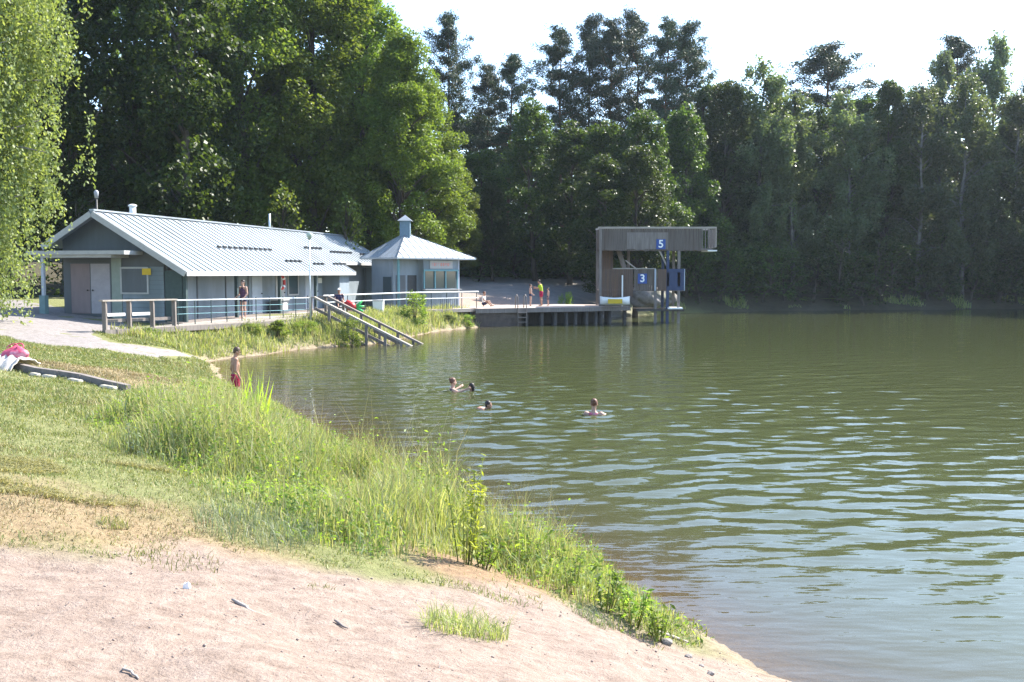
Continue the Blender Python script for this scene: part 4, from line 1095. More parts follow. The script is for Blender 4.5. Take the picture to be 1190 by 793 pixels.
def proto_pine(seed, H=22.0, Rm=3.2, bare=0.45):
    rs = np.random.RandomState(seed)
    paths = []; pts = []; dirs = []
    w = np.cumsum(np.vstack([[0, 0], rs.normal(size=(9, 2)) * 0.13]), 0); zz = np.linspace(0, H * 0.98, 10)
    tp_ = [(w[i, 0], w[i, 1], zz[i] - (0.3 if i == 0 else 0)) for i in range(10)]
    tr0 = 0.0095 * H
    paths.append((tp_, [tr0 * (1 - 0.88 * i / 9) + 0.02 for i in range(10)]))
    nb = 58
    for i in range(nb):
        t = ((i + rs.uniform(0, 1)) / nb)
        zb = H * (bare + (0.985 - bare) * min(1, max(0, t + rs.normal() * 0.03)))
        k = min(8.99, zb / (H * 0.98) * 9); j = int(k); f = k - j
        b0 = np.array(tp_[j]) * (1 - f) + np.array(tp_[j + 1]) * f
        r = Rm * (0.30 + 0.75 * np.sin(np.pi * (0.15 + 0.8 * t)) ** 1.0) * rs.uniform(0.25, 1.15) * (1.0 if t < .85 else 0.7)
        a = rs.uniform(0, 2 * np.pi)
        dv = np.array([np.cos(a), np.sin(a), rs.uniform(0.0, 0.45) + 0.35 * t])
        tipv = b0 + dv * r
        paths.append(([tuple(b0), tuple((b0 + tipv) / 2 - np.array([0, 0, 0.06 * r])), tuple(tipv)], [0.035 + 0.02 * (1 - t), 0.03, 0.012]))
        for q in np.arange(0.3, 1.15, 0.15):
            c = b0 + dv * r * q + rs.normal(size=3) * np.array([0.28, 0.28, 0.12])
            n = rs.randint(50, 120); s = rs.uniform(0.35, 0.9)
            u = unit(rs, n)
            pts.append(c + u * (rs.uniform(0.1, 1, n) ** 0.6)[:, None] * s * np.array([1.1, 1.1, 0.65]))
    V, F = leaves(np.concatenate(pts), 0.28, rs, 0.26, 0.2)
    return raw_mesh('pine_crown', V, F), trunk_mesh('pine_trunk', paths), H, Rm

def proto_bush(seed, H=2.0, Rm=1.1, n=2600, leaf=0.13, cone=False):
    rs = np.random.RandomState(seed)
    K = 26; pts = []
    for i in range(K):
        a = rs.uniform(0, 6.28); t = rs.uniform(0.05, 0.95)
        pr = (1 - t) * 0.9 + 0.15 if cone else math.sin(math.pi * (0.2 + 0.75 * t)) ** 0.7
        r = Rm * pr * math.sqrt(rs.uniform(0.1, 1)); c = np.array([r * math.cos(a), r * math.sin(a), H * t])
        s = rs.uniform(0.22, 0.4) * Rm
        u = unit(rs, n // K); pts.append(c + u * (rs.uniform(0.1, 1, n // K) ** 0.5)[:, None] * s)
    P = np.concatenate(pts); P[:, 2] = np.abs(P[:, 2])
    V, F = leaves(P, leaf, rs, 0.5, 0.4)
    paths = []
    for i in range(7):
        a = rs.uniform(0, 6.28); r = Rm * 0.5 * rs.uniform(0.2, 1)
        paths.append(([(0.05 * math.cos(a), 0.05 * math.sin(a), -0.15), (r * .5 * math.cos(a), r * .5 * math.sin(a), H * .4), (r * math.cos(a), r * math.sin(a), H * 0.85)], [0.03, 0.02, 0.006]))
    return raw_mesh('bush_foliage', V, F), trunk_mesh('bush_stems', paths, 5), H, Rm

PRO = {'broad': [proto_broad(s, nclump=nc, per=210, top=tp__) for s, nc, tp__ in ((1, 130, 0.6), (2, 120, 0.7), (5, 140, 0.55))],
       'lime': [proto_broad(s, nclump=150, per=420, leaf=0.23, top=0.62, shell=0.6, upf=0.9) for s in (11, 12, 14)],
       'birch': [proto_birch(s) for s in (21, 22, 23)],
       'pine': [proto_pine(s, bare=b_) for s, b_ in ((31, 0.42), (32, 0.5), (33, 0.38), (34, 0.46))],
       'nearbirch': [proto_birch(41, 16.0, 3.4, 2000, 0.115, 70, 110, 0.42)],
       'bush': [proto_bush(51), proto_bush(52, 1.6, 1.3), proto_bush(53, 2.2, 0.9, cone=True)],
       'shrub': [proto_broad(61, 5.0, 2.3, 0.03, 46, 90, 0.24), proto_broad(62, 4.0, 2.4, 0.03, 42, 90, 0.22)]}
LM = dict(broad='leaf_dark', lime='leaf_lime', birch='leaf_silver', nearbirch='leaf_birch', pine='needles', bush='leaf_bush', shrub='leaf_dark')
BM = dict(broad='bark', lime='bark', birch='bark_birch', nearbirch='bark_birch', pine='bark_pine', bush='bark', shrub='bark')
NAME = dict(broad='broadleaf_tree', lime='broadleaf_tree', birch='birch_tree', nearbirch='birch_tree', pine='pine_tree', bush='bush', shrub='shrub')
rt = random.Random(77)
COUNT = {}
MESH = {}
def plant(kind, x, y, H, Rw, label, group=None, leafmat=None, lean=0.0):
    k = COUNT.get(kind, 0); COUNT[kind] = k + 1
    crown, trunk, H0, R0 = PRO[kind][k % len(PRO[kind])]
    lm = leafmat or LM[kind]
    key = (kind, k % len(PRO[kind]), lm)
    if key not in MESH:
        c = crown.copy(); c.materials.clear(); c.materials.append(MAT[lm])
        if not trunk.materials: trunk.materials.append(MAT[BM[kind]])
        MESH[key] = (c, trunk)
    cm, tm = MESH[key]
    z = gz(x, y)
    t = thing(NAME[kind], label, {'pine_tree': 'tree', 'broadleaf_tree': 'tree', 'birch_tree': 'tree', 'bush': 'bush', 'shrub': 'shrub'}[NAME[kind]], (x, y, max(z, -0.05)), rt.uniform(0, 6.28), group)
    sc = (Rw / R0, Rw / R0, H / H0)
    t.rotation_euler[0] = rt.uniform(-0.03, 0.03) + lean; t.rotation_euler[1] = rt.uniform(-0.03, 0.03)
    isb = kind in ('bush', 'shrub')
    for nm, me in (('foliage' if isb else 'crown', cm), ('stems' if isb else 'trunk', tm)):
        o = bpy.data.objects.new(nm, me); COL.objects.link(o); o.parent = t; o.scale = sc
    return t
def tree(kind, px, D, top, hw, label, group=None, leafmat=None):
    x = (px - CX) / F_PX * D / (_c) * 1.0
    x = at_depth(px, HOR, D).x
    z = gz(x, D)
    return plant(kind, x, D, zpix(top, D) - z, hw * D / F_PX, label, group, leafmat)

GL = 'big broadleaf trees behind the bathhouse and kiosk'
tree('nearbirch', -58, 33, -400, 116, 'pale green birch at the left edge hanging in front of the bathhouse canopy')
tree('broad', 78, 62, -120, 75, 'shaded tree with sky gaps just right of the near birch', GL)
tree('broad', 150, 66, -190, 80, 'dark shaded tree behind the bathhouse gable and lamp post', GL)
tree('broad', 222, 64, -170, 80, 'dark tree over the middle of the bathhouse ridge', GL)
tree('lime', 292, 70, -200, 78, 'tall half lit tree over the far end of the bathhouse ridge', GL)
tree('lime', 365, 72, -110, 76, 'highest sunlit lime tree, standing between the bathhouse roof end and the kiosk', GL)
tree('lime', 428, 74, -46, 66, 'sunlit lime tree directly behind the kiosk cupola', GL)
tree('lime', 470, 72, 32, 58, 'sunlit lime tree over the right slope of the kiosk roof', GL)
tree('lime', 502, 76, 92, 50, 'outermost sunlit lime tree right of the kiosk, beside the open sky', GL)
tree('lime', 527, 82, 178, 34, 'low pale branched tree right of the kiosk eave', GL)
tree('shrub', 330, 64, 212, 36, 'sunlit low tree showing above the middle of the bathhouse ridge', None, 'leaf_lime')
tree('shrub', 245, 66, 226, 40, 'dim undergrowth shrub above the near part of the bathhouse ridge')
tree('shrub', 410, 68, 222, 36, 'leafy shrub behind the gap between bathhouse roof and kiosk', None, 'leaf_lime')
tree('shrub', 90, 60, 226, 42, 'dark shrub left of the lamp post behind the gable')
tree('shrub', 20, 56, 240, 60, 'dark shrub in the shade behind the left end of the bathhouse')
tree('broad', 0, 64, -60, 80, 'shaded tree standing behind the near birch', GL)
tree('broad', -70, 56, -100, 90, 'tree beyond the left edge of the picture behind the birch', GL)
for px, D, top, hw in [(40, 86, -60, 90), (125, 90, -80, 90), (210, 88, -90, 90), (300, 92, -60, 90), (390, 92, -40, 80), (455, 96, 40, 70), (-60, 84, -60, 90)]:
    tree('broad', px, D, top, hw, 'dark tree deep in the wood behind the bathhouse, seen only in gaps between nearer crowns', 'deep wood trees behind the bathhouse')
GP = 'pines on the far shore rising above the broadleaf trees'
tree('pine', 527, 94, 16, 34, 'tall slim pine beside the sunlit lime trees, leftmost of the pines', GP)
tree('pine', 562, 100, 78, 30, 'short pine half hidden between the leftmost pine and the orange trunked one', GP)
tree('pine', 588, 96, 66, 36, 'pine with bare orange trunk left of the open sky notch', GP)
tree('pine', 656, 97, 34, 38, 'pine at the right rim of the open sky notch, with trunks showing sky between', GP)
tree('pine', 682, 101, 18, 34, 'tall pine second from the open sky notch', GP)
tree('pine', 712, 98, 22, 34, 'pine in the middle of the tall group above the diving tower', GP)
tree('pine', 742, 102, 14, 36, 'tallest pine of the group above the number five platform', GP)
tree('pine', 770, 98, 24, 34, 'pine right of the tallest one above the tower', GP)
tree('pine', 800, 101, 30, 36, 'rightmost pine of the tall group, above the jumping end of the tower', GP)
tree('pine', 966, 108, 56, 54, 'broad dark pine crown rising alone over the birches on the right', GP)
tree('pine', 1110, 109, 42, 42, 'dark pine among airy birch tops near the right edge', GP)
tree('pine', 1188, 104, 84, 36, 'dark pine cut by the right edge of the picture', GP)
GM = 'broadleaf trees along the far shore'
tree('broad', 560, 92, 170, 44, 'dark tree under the leftmost pines', GM)
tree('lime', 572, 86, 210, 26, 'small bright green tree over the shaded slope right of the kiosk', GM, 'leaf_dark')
tree('broad', 622, 88, 112, 42, 'light topped tree filling the open sky notch between the pines', GM)
tree('broad', 662, 86, 140, 44, 'dark tree over the two people on the dock', GM)
tree('broad', 705, 83.5, 135, 46, 'dark tree directly behind the left end of the diving tower', GM)
tree('broad', 746, 83.5, 125, 48, 'dark tree behind the middle of the diving tower', GM)
tree('broad', 797, 88.5, 118, 44, 'dark tree behind the jumping end of the diving tower', GM)
tree('lime', 838, 95, 92, 42, 'bright topped tree between the pine group and the birches', GM, 'leaf_dark')
tree('broad', 698, 77, 175, 44, 'dark tree added close behind the brown boarded stair of the diving tower', GM)  # added to throw shade onto the slope behind the dock
tree('broad', 738, 78.5, 168, 44, 'dark tree added close behind the number three plate of the diving tower', GM)  # second tree added to shade that slope
tree('birch', 858, 101, 88, 40, 'birch filling the gap just right of the bright topped tree', 'silvery birches along the right far shore')
tree('birch', 1045, 101, 96, 44, 'birch behind the bright green tree right of centre', 'silvery birches along the right far shore')
tree('broad', 818, 99, 88, 36, 'dark tree just left of the bright topped tree at the end of the pine group', GM)
GB = 'silvery birches along the right far shore'
tree('birch', 878, 95, 62, 50, 'silvery birch with the tallest tip right of the tower', GB)
tree('birch', 922, 96, 98, 44, 'rounded birch below the lone dark pine', GB)
tree('birch', 985, 96, 98, 46, 'drooping pale birch right of the lone dark pine', GB)
tree('lime', 1030, 97, 92, 40, 'bright green tree in a gap between birches right of centre', GM, 'leaf_dark')
tree('birch', 1066, 96, 90, 48, 'birch standing left of the airy tall tops', GB)
tree('birch', 1092, 106, 46, 34, 'airy tall birch left of the dark pine near the right edge', GB)
tree('birch', 1140, 107, 30, 44, 'tallest airy birch top near the right edge', GB)
tree('birch', 1118, 96, 78, 50, 'wide drooping birch below the airy tall tops', GB)
tree('birch', 1168, 97, 98, 50, 'dark drooping birch at the right edge', GB)
tree('broad', 950, 101, 118, 50, 'dark tree behind the gap between the rounded and the drooping birch', GM)
tree('broad', 900, 102, 112, 50, 'dark tree behind the two left birches', GM)
tree('broad', 1010, 103, 105, 50, 'dark tree behind the drooping pale birch', GM)
for px, D, top, hw, kd in [(1225, 95, 80, 55, 'birch'), (1285, 92, 70, 60, 'broad'), (1350, 88, 60, 60, 'birch'), (1420, 84, 60, 66, 'broad'), (1500, 80, 50, 70, 'birch'), (1590, 76, 40, 74, 'broad')]:
    tree(kd, px, D, top, hw, 'shore tree standing beyond the right edge of the picture', 'far shore trees outside the picture')
for px in range(545, 1240, 62):
    tree('broad', px + rt.uniform(-14, 14), 116, (135 if px < 840 else 118) + rt.uniform(-12, 25), 60, 'dark tree deep in the far shore wood, seen only in gaps between nearer crowns', 'deep wood trees on the far shore')
def shore_depth(px):
    D = np.arange(80, 112, 0.1)
    d = lake_d((px - CX) / F_PX * D, D)
    w_ = np.where(d < 0)[0]
    return float(D[w_[-1]]) if len(w_) else 90.0
tops = [(556, 86, 296), (600, 90, 290), (650, 92, 296), (700, 93, 290), (745, 93, 292), (790, 93, 300)]
US = ['dark undergrowth shrub on the shaded slope right of the kiosk', 'dark shrub on the slope above the dock left of the two people', 'dark shrub on the slope behind the lifeguard', 'dark shrub behind the left post of the diving tower', 'dark shrub behind the middle of the diving tower', 'dark shrub behind the right posts of the diving tower']
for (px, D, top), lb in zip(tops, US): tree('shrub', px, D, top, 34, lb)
for k, px in enumerate(range(815, 1230, 26)):
    qx = px + rt.uniform(-8, 8)
    tree('shrub', qx, shore_depth(qx) + 0.7 + rt.uniform(0, 1.0), 288 + rt.uniform(-26, 26), 40, 'dark shrub in the unbroken row at the foot of the far right trees', 'dark shrubs along the right far shore')
# the wood farther back reads as one mass
def wood_mass(name, x0, x1, y0, y1, h0, h1, n, seed):
    rs = np.random.RandomState(seed)
    K = int((x1 - x0) * (y1 - y0) / 5)
    c = np.stack([rs.uniform(x0, x1, K), rs.uniform(y0, y1, K), np.zeros(K)], 1)
    g = ground_z(c[:, 0], c[:, 1]); top = rs.uniform(h0, h1, K)
    idx = rs.randint(0, K, n); t = rs.uniform(0, 1, n) ** 0.8
    u = unit(rs, n) * (rs.uniform(0.2, 1, n) ** 0.5)[:, None]
    P = c[idx] + u * np.array([2.2, 2.2, 0.9]); P[:, 2] += g[idx] + top[idx] * t
    V, F = leaves(P, 0.55, rs, 0.7, 0.6)
    o = link(name, raw_mesh(name, V, F), MAT['leaf_dark']); o['kind'] = 'stuff'
wood_mass('far_wood', -20, 100, 121, 132, 9, 15, 90000, 5)
wood_mass('dark_wood', -75, -14, 98, 106, 10, 17, 60000, 6)
wood_mass('undergrowth', 24, 80, 98.5, 103, 2, 6, 40000, 7)
wood_mass('slope_undergrowth', -14, 24, 91.5, 98, 1, 5, 30000, 8)
# bushes
tree('bush', 482, 55.6, 340, 17, 'bright green upright bush at the water edge in front of the kiosk railing')
tree('bush', 658, 72.5, 342, 9, 'small pale green bush behind the dock right of the lifeguard')
tree('bush', 845, 93.0, 343, 16, 'bright green bush at the waterline right of the diving tower')
tree('bush', 812, 91.0, 338, 22, 'greyish green bush at the waterline just right of the tower posts', None, 'leaf_silver')
tree('bush', 934, 92.8, 350, 11, 'light green bush at the waterline below the birches, left of the brightest one')
tree('bush', 962, 92.8, 347, 12, 'brightest green bush at the waterline below the birches')
tree('bush', 408, 45.6, 372, 16, 'rounded bush under the lake stairs', None, 'leaf_lime')
tree('bush', 352, 45.5, 374, 16, 'leafy bush at the foot of the lamp post')
tree('bush', 322, 43.6, 372, 18, 'tall weedy bush below the steel railing left of the lamp post')
tree('bush', 290, 42.5, 376, 16, 'green bush on the bank below the porch')
tree('bush', 172, 37.3, 381, 12, 'small bush under the wooden railing')
tree('bush', 520, 60.2, 366, 14, 'pale bush under the kiosk terrace', None, 'leaf_silver')
tree('bush', 545, 61.4, 366, 9, 'green bush under the right end of the kiosk terrace')
tree('bush', 455, 54.5, 368, 14, 'low spreading bush below the white bin')

# ================================================================== GRASS
def blades(P, h, w, rs, bend=0.45, lean=None):
    """P (n,3) roots; a blade is a bent strip of five vertices"""
    n = len(P)
    a = rs.uniform(0, 2 * np.pi, n); d = np.stack([np.cos(a), np.sin(a), np.zeros(n)], 1)
    s = np.stack([-np.sin(a), np.cos(a), np.zeros(n)], 1)
    tw = rs.uniform(0, 2 * np.pi, n); s = s * np.cos(tw)[:, None] + d * np.sin(tw)[:, None]
    if lean is not None: d = d * 0.6 + lean
    b = (bend * rs.uniform(0.2, 1.3, n))[:, None]
    h = h[:, None]; w = w[:, None]
    up = np.array([0, 0, 1.0])
    m = P + up * h * 0.55 + d * h * b * 0.25
    t = P + up * h * (1 - 0.25 * b) + d * h * b
    V = np.stack([P - s * w * .5, P + s * w * .5, m + s * w * .42, m - s * w * .42, t], 1).reshape(-1, 3)
    i = np.arange(n)[:, None] * 5
    return V, i + np.array([[0, 1, 2, 3]]), i + np.array([[3, 2, 4]])
def grass(name, Ps, hs, ws, m, seed, bend=0.45, lean=None):
    rs = np.random.RandomState(seed)
    V, Q, T_ = blades(Ps, hs, ws, rs, bend, lean)
    o = link(name, raw_mesh(name, V, [Q, T_]), MAT[m]); o['kind'] = 'stuff'
    return o
rg = np.random.RandomState(9)
def scatter(n, x0, x1, y0, y1):
    return rg.uniform(x0, x1, n), rg.uniform(y0, y1, n)
def roots(x, y): return np.stack([x, y, ground_z(x, y) - 0.01], 1)
# tall shore grass
x, y = scatter(620000, -12, 3.2, 7.6, 36)
tm_ = sdf_poly(x, y, TALL); dl = lake_d(x, y)
cl = fbm(x, y, 1.1, 61, 3); cl2 = fbm(x, y, 3.5, 62, 3)
edge = np.clip(-tm_ / 0.8, 0, 1)
keep = (tm_ < 0.12 * cl2) & (dl > -0.12) & (rg.uniform(0, 1, len(x)) < (0.30 + 0.9 * cl2) * (0.3 + 0.7 * edge)) & (rg.uniform(0, 1, len(x)) < np.clip(12 / y, 0.45, 1))
x, y, edge, cl, cl2 = x[keep], y[keep], edge[keep], cl[keep], cl2[keep]
hgt = (0.14 + 0.55 * edge * (0.15 + 1.5 * sst(0.3, 0.72, cl))) * rg.uniform(0.35, 1.2, len(x)) * np.where(y < 11, 0.62, 1.0) * (1 - 0.78 * sst(12, 18, y)) * 0.85
thin = rg.uniform(0, 1, len(x)) < 0.04
hgt = np.where(thin, hgt * 1.35, hgt)
wd = np.where(thin, 0.006, rg.uniform(0.008, 0.018, len(x))) * np.clip(y / 14, 0.75, 2.2)
pale = cl2 + 0.25 * rg.normal(size=len(x)) > 0.78
grass('shore_grass', roots(x, y)[~pale], hgt[~pale], wd[~pale], 'grass_tall', 1)
grass('sedge', roots(x, y)[pale], hgt[pale] * 0.9, wd[pale] * 0.8, 'grass_blue', 2, 0.6)
# herbs and seed heads among the tall grass
n = 46000
k = rg.randint(0, len(x), n); hx = x[k] + rg.normal(size=n) * .05; hy = y[k] + rg.normal(size=n) * .05
hk = fbm(hx, hy, 1.4, 64, 3) > 0.5
P = roots(hx[hk], hy[hk]); P[:, 2] += hgt[k][hk] * rg.uniform(0.35, 1.05, hk.sum())
V, F = leaves(P, 0.055, np.random.RandomState(65), 0.4, 0.5)
o = link('herb_leaves', raw_mesh('herb_leaves', V, F), MAT['leaf_bush']); o['kind'] = 'stuff'
k = rg.randint(0, len(x), 9000); P = roots(x[k], y[k])
grass('seed_stalks', P, hgt[k] * rg.uniform(1.1, 1.7, len(k)), np.full(len(k), 0.007) * np.clip(y[k] / 12, .8, 2), 'grass_hay', 66, 0.35)
# lawn
x, y = scatter(1700000, -24, 3, 6.2, 38)
sd_ = sdf_poly(x, y, SAND); tm_ = sdf_poly(x, y, TALL); gd_ = sdf_poly(x, y, GRAVEL); dl = lake_d(x, y)
dr_ = np.minimum(sdf_poly(x, y, DRY), sdf_poly(x, y, DRY2) + 0.3) + 1.4 * (fbm(x, y, 0.9, 81, 3) - 0.5)
di_ = sdf_poly(x, y, DIRT)
jt = 1.3 * (fbm(x, y, 1.5, 82, 3) - 0.5)
pk = rg.uniform(0, 1, len(x))
keep = (sd_ + jt > 0.0) & (tm_ > -0.25) & (gd_ + jt * .5 > 0.05) & (dl > 0.25) & (np.abs(x) < 3 + 0.56 * y) & (pk < np.clip(13 / y, 0.3, 1)) & ~((di_ < 0) & (pk > 0.12)) & (rg.uniform(0, 1, len(x)) < 0.35 + 0.65 * sst(0.35, 0.62, fbm(x, y, 2.2, 84, 3)))
x, y, dr_ = x[keep], y[keep], dr_[keep]
cl = fbm(x, y, 0.8, 83, 3)
isdry = (dr_ + 0.25 * rg.normal(size=len(x)) < 0.0) | (rg.uniform(0, 1, len(x)) < 0.08 + 0.3 * sst(0.54, 0.68, cl))
hgt = rg.uniform(0.03, 0.11, len(x)) * (0.4 + 1.1 * cl) * np.where(y > 26, 1.4, 1.0) * np.where(y < 11, 0.7, 1.0)
wd = rg.uniform(0.005, 0.011, len(x)) * np.clip(y / 12, 0.8, 2.4)
g_ = ~isdry
grass('lawn_grass', roots(x, y)[g_], hgt[g_], wd[g_], 'grass_lawn', 3, 1.0)
grass('dry_grass', roots(x, y)[isdry], hgt[isdry] * 0.8, wd[isdry], 'grass_hay', 4, 1.5)
# mown hay lying in swathes left of the tall grass
HAY = [ground_at(*p) for p in [(-40, 520), (60, 522), (150, 535), (215, 560), (235, 582), (120, 588), (40, 575), (-40, 570)]]
hx0, hx1 = min(p[0] for p in HAY), max(p[0] for p in HAY); hy0, hy1 = min(p[1] for p in HAY), max(p[1] for p in HAY)
x, y = scatter(26000, hx0, hx1, hy0, hy1)
k = (sdf_poly(x, y, HAY) < 0.1) & (fbm(x * 0.4, y, 1.6, 91, 3) > 0.5)
x, y = x[k], y[k]; n = len(x)
P = roots(x, y); P[:, 2] += rg.uniform(0.005, 0.03, n)
grass('mown_hay', P, rg.uniform(0.03, 0.07, n), rg.uniform(0.006, 0.012, n), 'hay', 5, 2.5, np.array([0.7, -0.25, 0]))
# rough grass on the far banks
x, y = scatter(150000, -16, 0.5, 36, 64)
dl = lake_d(x, y); gd_ = sdf_poly(x, y, GRAVEL)
rs_ = (x - P0.x) * RN.x + (y - P0.y) * RN.y
terr_o = (x - t0.x) * TN.x + (y - t0.y) * TN.y
keep = (dl > -0.05) & (dl < 5.5) & (gd_ > 0.1) & ((rs_ < 0.25) | (x > -8.0)) & (terr_o < 1.5) & (rg.uniform(0, 1, len(x)) < 0.25 + 0.9 * fbm(x, y, 0.9, 95, 3))
x, y = x[keep], y[keep]; n = len(x)
hgt = rg.uniform(0.12, 0.5, n) * (0.3 + 1.3 * fbm(x, y, 0.7, 96, 3))
kd = rg.uniform(0, 1, n) < 0.16
grass('bank_grass', roots(x, y)[~kd], hgt[~kd], rg.uniform(0.02, 0.045, (~kd).sum()), 'grass_tall', 6)
grass('bank_straw', roots(x, y)[kd], hgt[kd], rg.uniform(0.02, 0.035, kd.sum()), 'grass_hay', 7)
x, y = scatter(60000, 8, 62, 84, 98)
dl = lake_d(x, y); keep = (dl > -0.1) & (dl < 1.6) & (fbm(x, y, 0.35, 97, 3) > 0.56); x, y = x[keep], y[keep]; n = len(x)
grass('far_bank_grass', roots(x, y), rg.uniform(0.2, 0.7, n), rg.uniform(0.04, 0.08, n), 'grass_tall', 8)

# single plants that stand out of the grass
def leafy_weed(px, py, H, label, seed, nst=7, m='leaf_bush', leaf=0.09, spread=0.16):
    leaf *= 0.75
    x0, y0 = ground_at(px, py); rs = np.random.RandomState(seed)
    t = thing('leafy_weed', label, 'plant', (x0, y0, gz(x0, y0)))
    paths = []; pts = []
    for i in range(nst):
        a = rs.uniform(0, 6.28); r = spread * rs.uniform(0.2, 1); h = H * rs.uniform(0.65, 1)
        b0 = np.array([0.4 * r * math.cos(a), 0.4 * r * math.sin(a), -0.03]); tip = np.array([r * 1.3 * math.cos(a), r * 1.3 * math.sin(a), h])
        paths.append(([tuple(b0), tuple((b0 + tip) / 2), tuple(tip)], [0.006, 0.005, 0.002]))
        n = int(30 * h / 0.6); q = rs.uniform(0.2, 1, n)[:, None]
        pts.append(b0 + (tip - b0) * q + rs.normal(size=(n, 3)) * np.array([0.05, 0.05, 0.02]) * (1.2 - q))
    V, F = leaves(np.concatenate(pts), leaf, rs, 0.28, 0.5)
    tm_ = trunk_mesh('stems', paths, 5); tm_.materials.append(MAT['grass_tall'])
    link('leaves', raw_mesh('leaves', V, F), MAT[m], t); link('stems', tm_, None, t)
def iris(px, py, H, n, label, seed, w=0.035):
    x0, y0 = ground_at(px, py); rs = np.random.RandomState(seed)
    a = rs.uniform(0, 6.28, n); r = 0.28 * np.sqrt(rs.uniform(0, 1, n))
    P = np.stack([r * np.cos(a), r * np.sin(a), np.full(n, -0.03)], 1)
    V, Q, T_ = blades(P, H * rs.uniform(0.55, 1.05, n), np.full(n, w), rs, 0.16)
    o = link('iris_clump', raw_mesh('iris_clump', V, [Q, T_]), MAT['reed']); o.location = (x0, y0, gz(x0, y0))
    tag(o, label, 'plant')
iris(297, 512, 1.15, 34, 'tall upright clump of yellow green sword leaves just right of the boy in red trunks', 3, 0.045)
leafy_weed(540, 655, 0.95, 'tallest leafy weed standing up against the water in the middle of the grass strip', 4, 9, 'reed', 0.10, 0.2)
leafy_weed(610, 664, 0.5, 'leafy weed on the bank right of the tallest one', 5, 7, 'reed')
leafy_weed(665, 690, 0.42, 'short leafy weed halfway between the tallest weed and the grass tip', 6)
leafy_weed(703, 712, 0.42, 'bright broad leaved weed before the pair near the grass tip', 7, 8, 'leaf_bush', 0.12)
leafy_weed(735, 725, 0.36, 'broad leaved weed inside the grass near its right tip', 8, 8, 'leaf_bush', 0.12)
leafy_weed(765, 742, 0.34, 'low bright weed at the very tip of the grass by the sand', 9, 10, 'leaf_bush', 0.10, 0.14)
leafy_weed(470, 580, 0.55, 'leafy weed at the water edge left of the tallest one', 10, 7, 'reed')
leafy_weed(420, 545, 0.6, 'leafy weed at the water edge in the far half of the grass strip', 11)
leafy_weed(560, 660, 0.34, 'dark leaved weed by the bare dirt patch', 13, 8, 'leaf_lime', 0.12)
leafy_weed(155, 530, 0.42, 'pale stalked weed alone in the lawn left of the tall grass', 14, 4, 'grass_blue', 0.07, 0.06)
def tuft(px, py, H, n, label, seed, m='grass_blue', rad=0.25):
    x0, y0 = ground_at(px, py); rs = np.random.RandomState(seed)
    a = rs.uniform(0, 6.28, n); r = rad * np.sqrt(rs.uniform(0, 1, n))
    X, Y = x0 + r * np.cos(a), y0 + r * np.sin(a)
    P = np.stack([r * np.cos(a), r * np.sin(a), ground_z(X, Y) - gz(x0, y0) - 0.02], 1)
    V, Q, T_ = blades(P, H * rs.uniform(0.5, 1.1, n), rs.uniform(0.0035, 0.0065, n), rs, 1.0)
    o = link('grass_tuft', raw_mesh('grass_tuft', V, [Q, T_]), MAT[m]); o.location = (x0, y0, gz(x0, y0))
    tag(o, label, 'grass tuft', 'grass tufts in the sand')
tuft(300, 618, 0.26, 520, 'grey green patch of fine sedge at the lawn side of the tall grass', 7, 'grass_blue', 0.5)
tuft(540, 735, 0.19, 520, 'large greyish grass tuft standing alone in the sand below the dirt patch', 1, 'grass_tall', 0.27)
tuft(205, 655, 0.10, 160, 'flat grass tuft at the sand edge below the grey green weeds', 2, 'grass_lawn', 0.3)
tuft(240, 678, 0.04, 60, 'tiny green tuft in the sand near the litter scrap', 3, 'grass_lawn', 0.12)
tuft(375, 684, 0.05, 70, 'tiny green tuft in the sand right of the stick', 4, 'grass_lawn', 0.10)
tuft(130, 612, 0.12, 120, 'dark small tuft in the dry yellow patch', 5, 'grass_tall', 0.12)
tuft(690, 722, 0.14, 160, 'pale tuft at the sand edge below the broad leaved weeds', 6, 'grass_blue', 0.18)

# ================================================================== PEOPLE
def remeshed(m, name, voxel, material, parent, smooth_it=4, cut=None):
    """closed capsules fused into one continuous skin"""
    off = world_loc(parent)
    me = bpy.data.meshes.new(name); me.from_pydata([tuple(v) for v in m.v], [], m.f)
    bm = bmesh.new(); bm.from_mesh(me); bmesh.ops.recalc_face_normals(bm, faces=bm.faces); bm.to_mesh(me); bm.free()
    o = bpy.data.objects.new('fuse', me); COL.objects.link(o)
    r = o.modifiers.new('r', 'REMESH'); r.mode = 'VOXEL'; r.voxel_size = voxel
    s = o.modifiers.new('s', 'SMOOTH'); s.factor = 0.5; s.iterations = smooth_it
    bpy.context.view_layer.update()
    out = bpy.data.meshes.new_from_object(o.evaluated_get(bpy.context.evaluated_depsgraph_get()))
    bpy.data.objects.remove(o)
    if cut is not None:
        bm = bmesh.new(); bm.from_mesh(out)
        for co, no in cut:
            bmesh.ops.bisect_plane(bm, geom=bm.verts[:] + bm.edges[:] + bm.faces[:], plane_co=co, plane_no=no, clear_outer=True)
        bm.to_mesh(out); bm.free()
    out.name = name
    out.polygons.foreach_set('use_smooth', np.ones(len(out.polygons), dtype=bool))
    out.materials.clear()
    return link(name, out, MAT[material], parent)

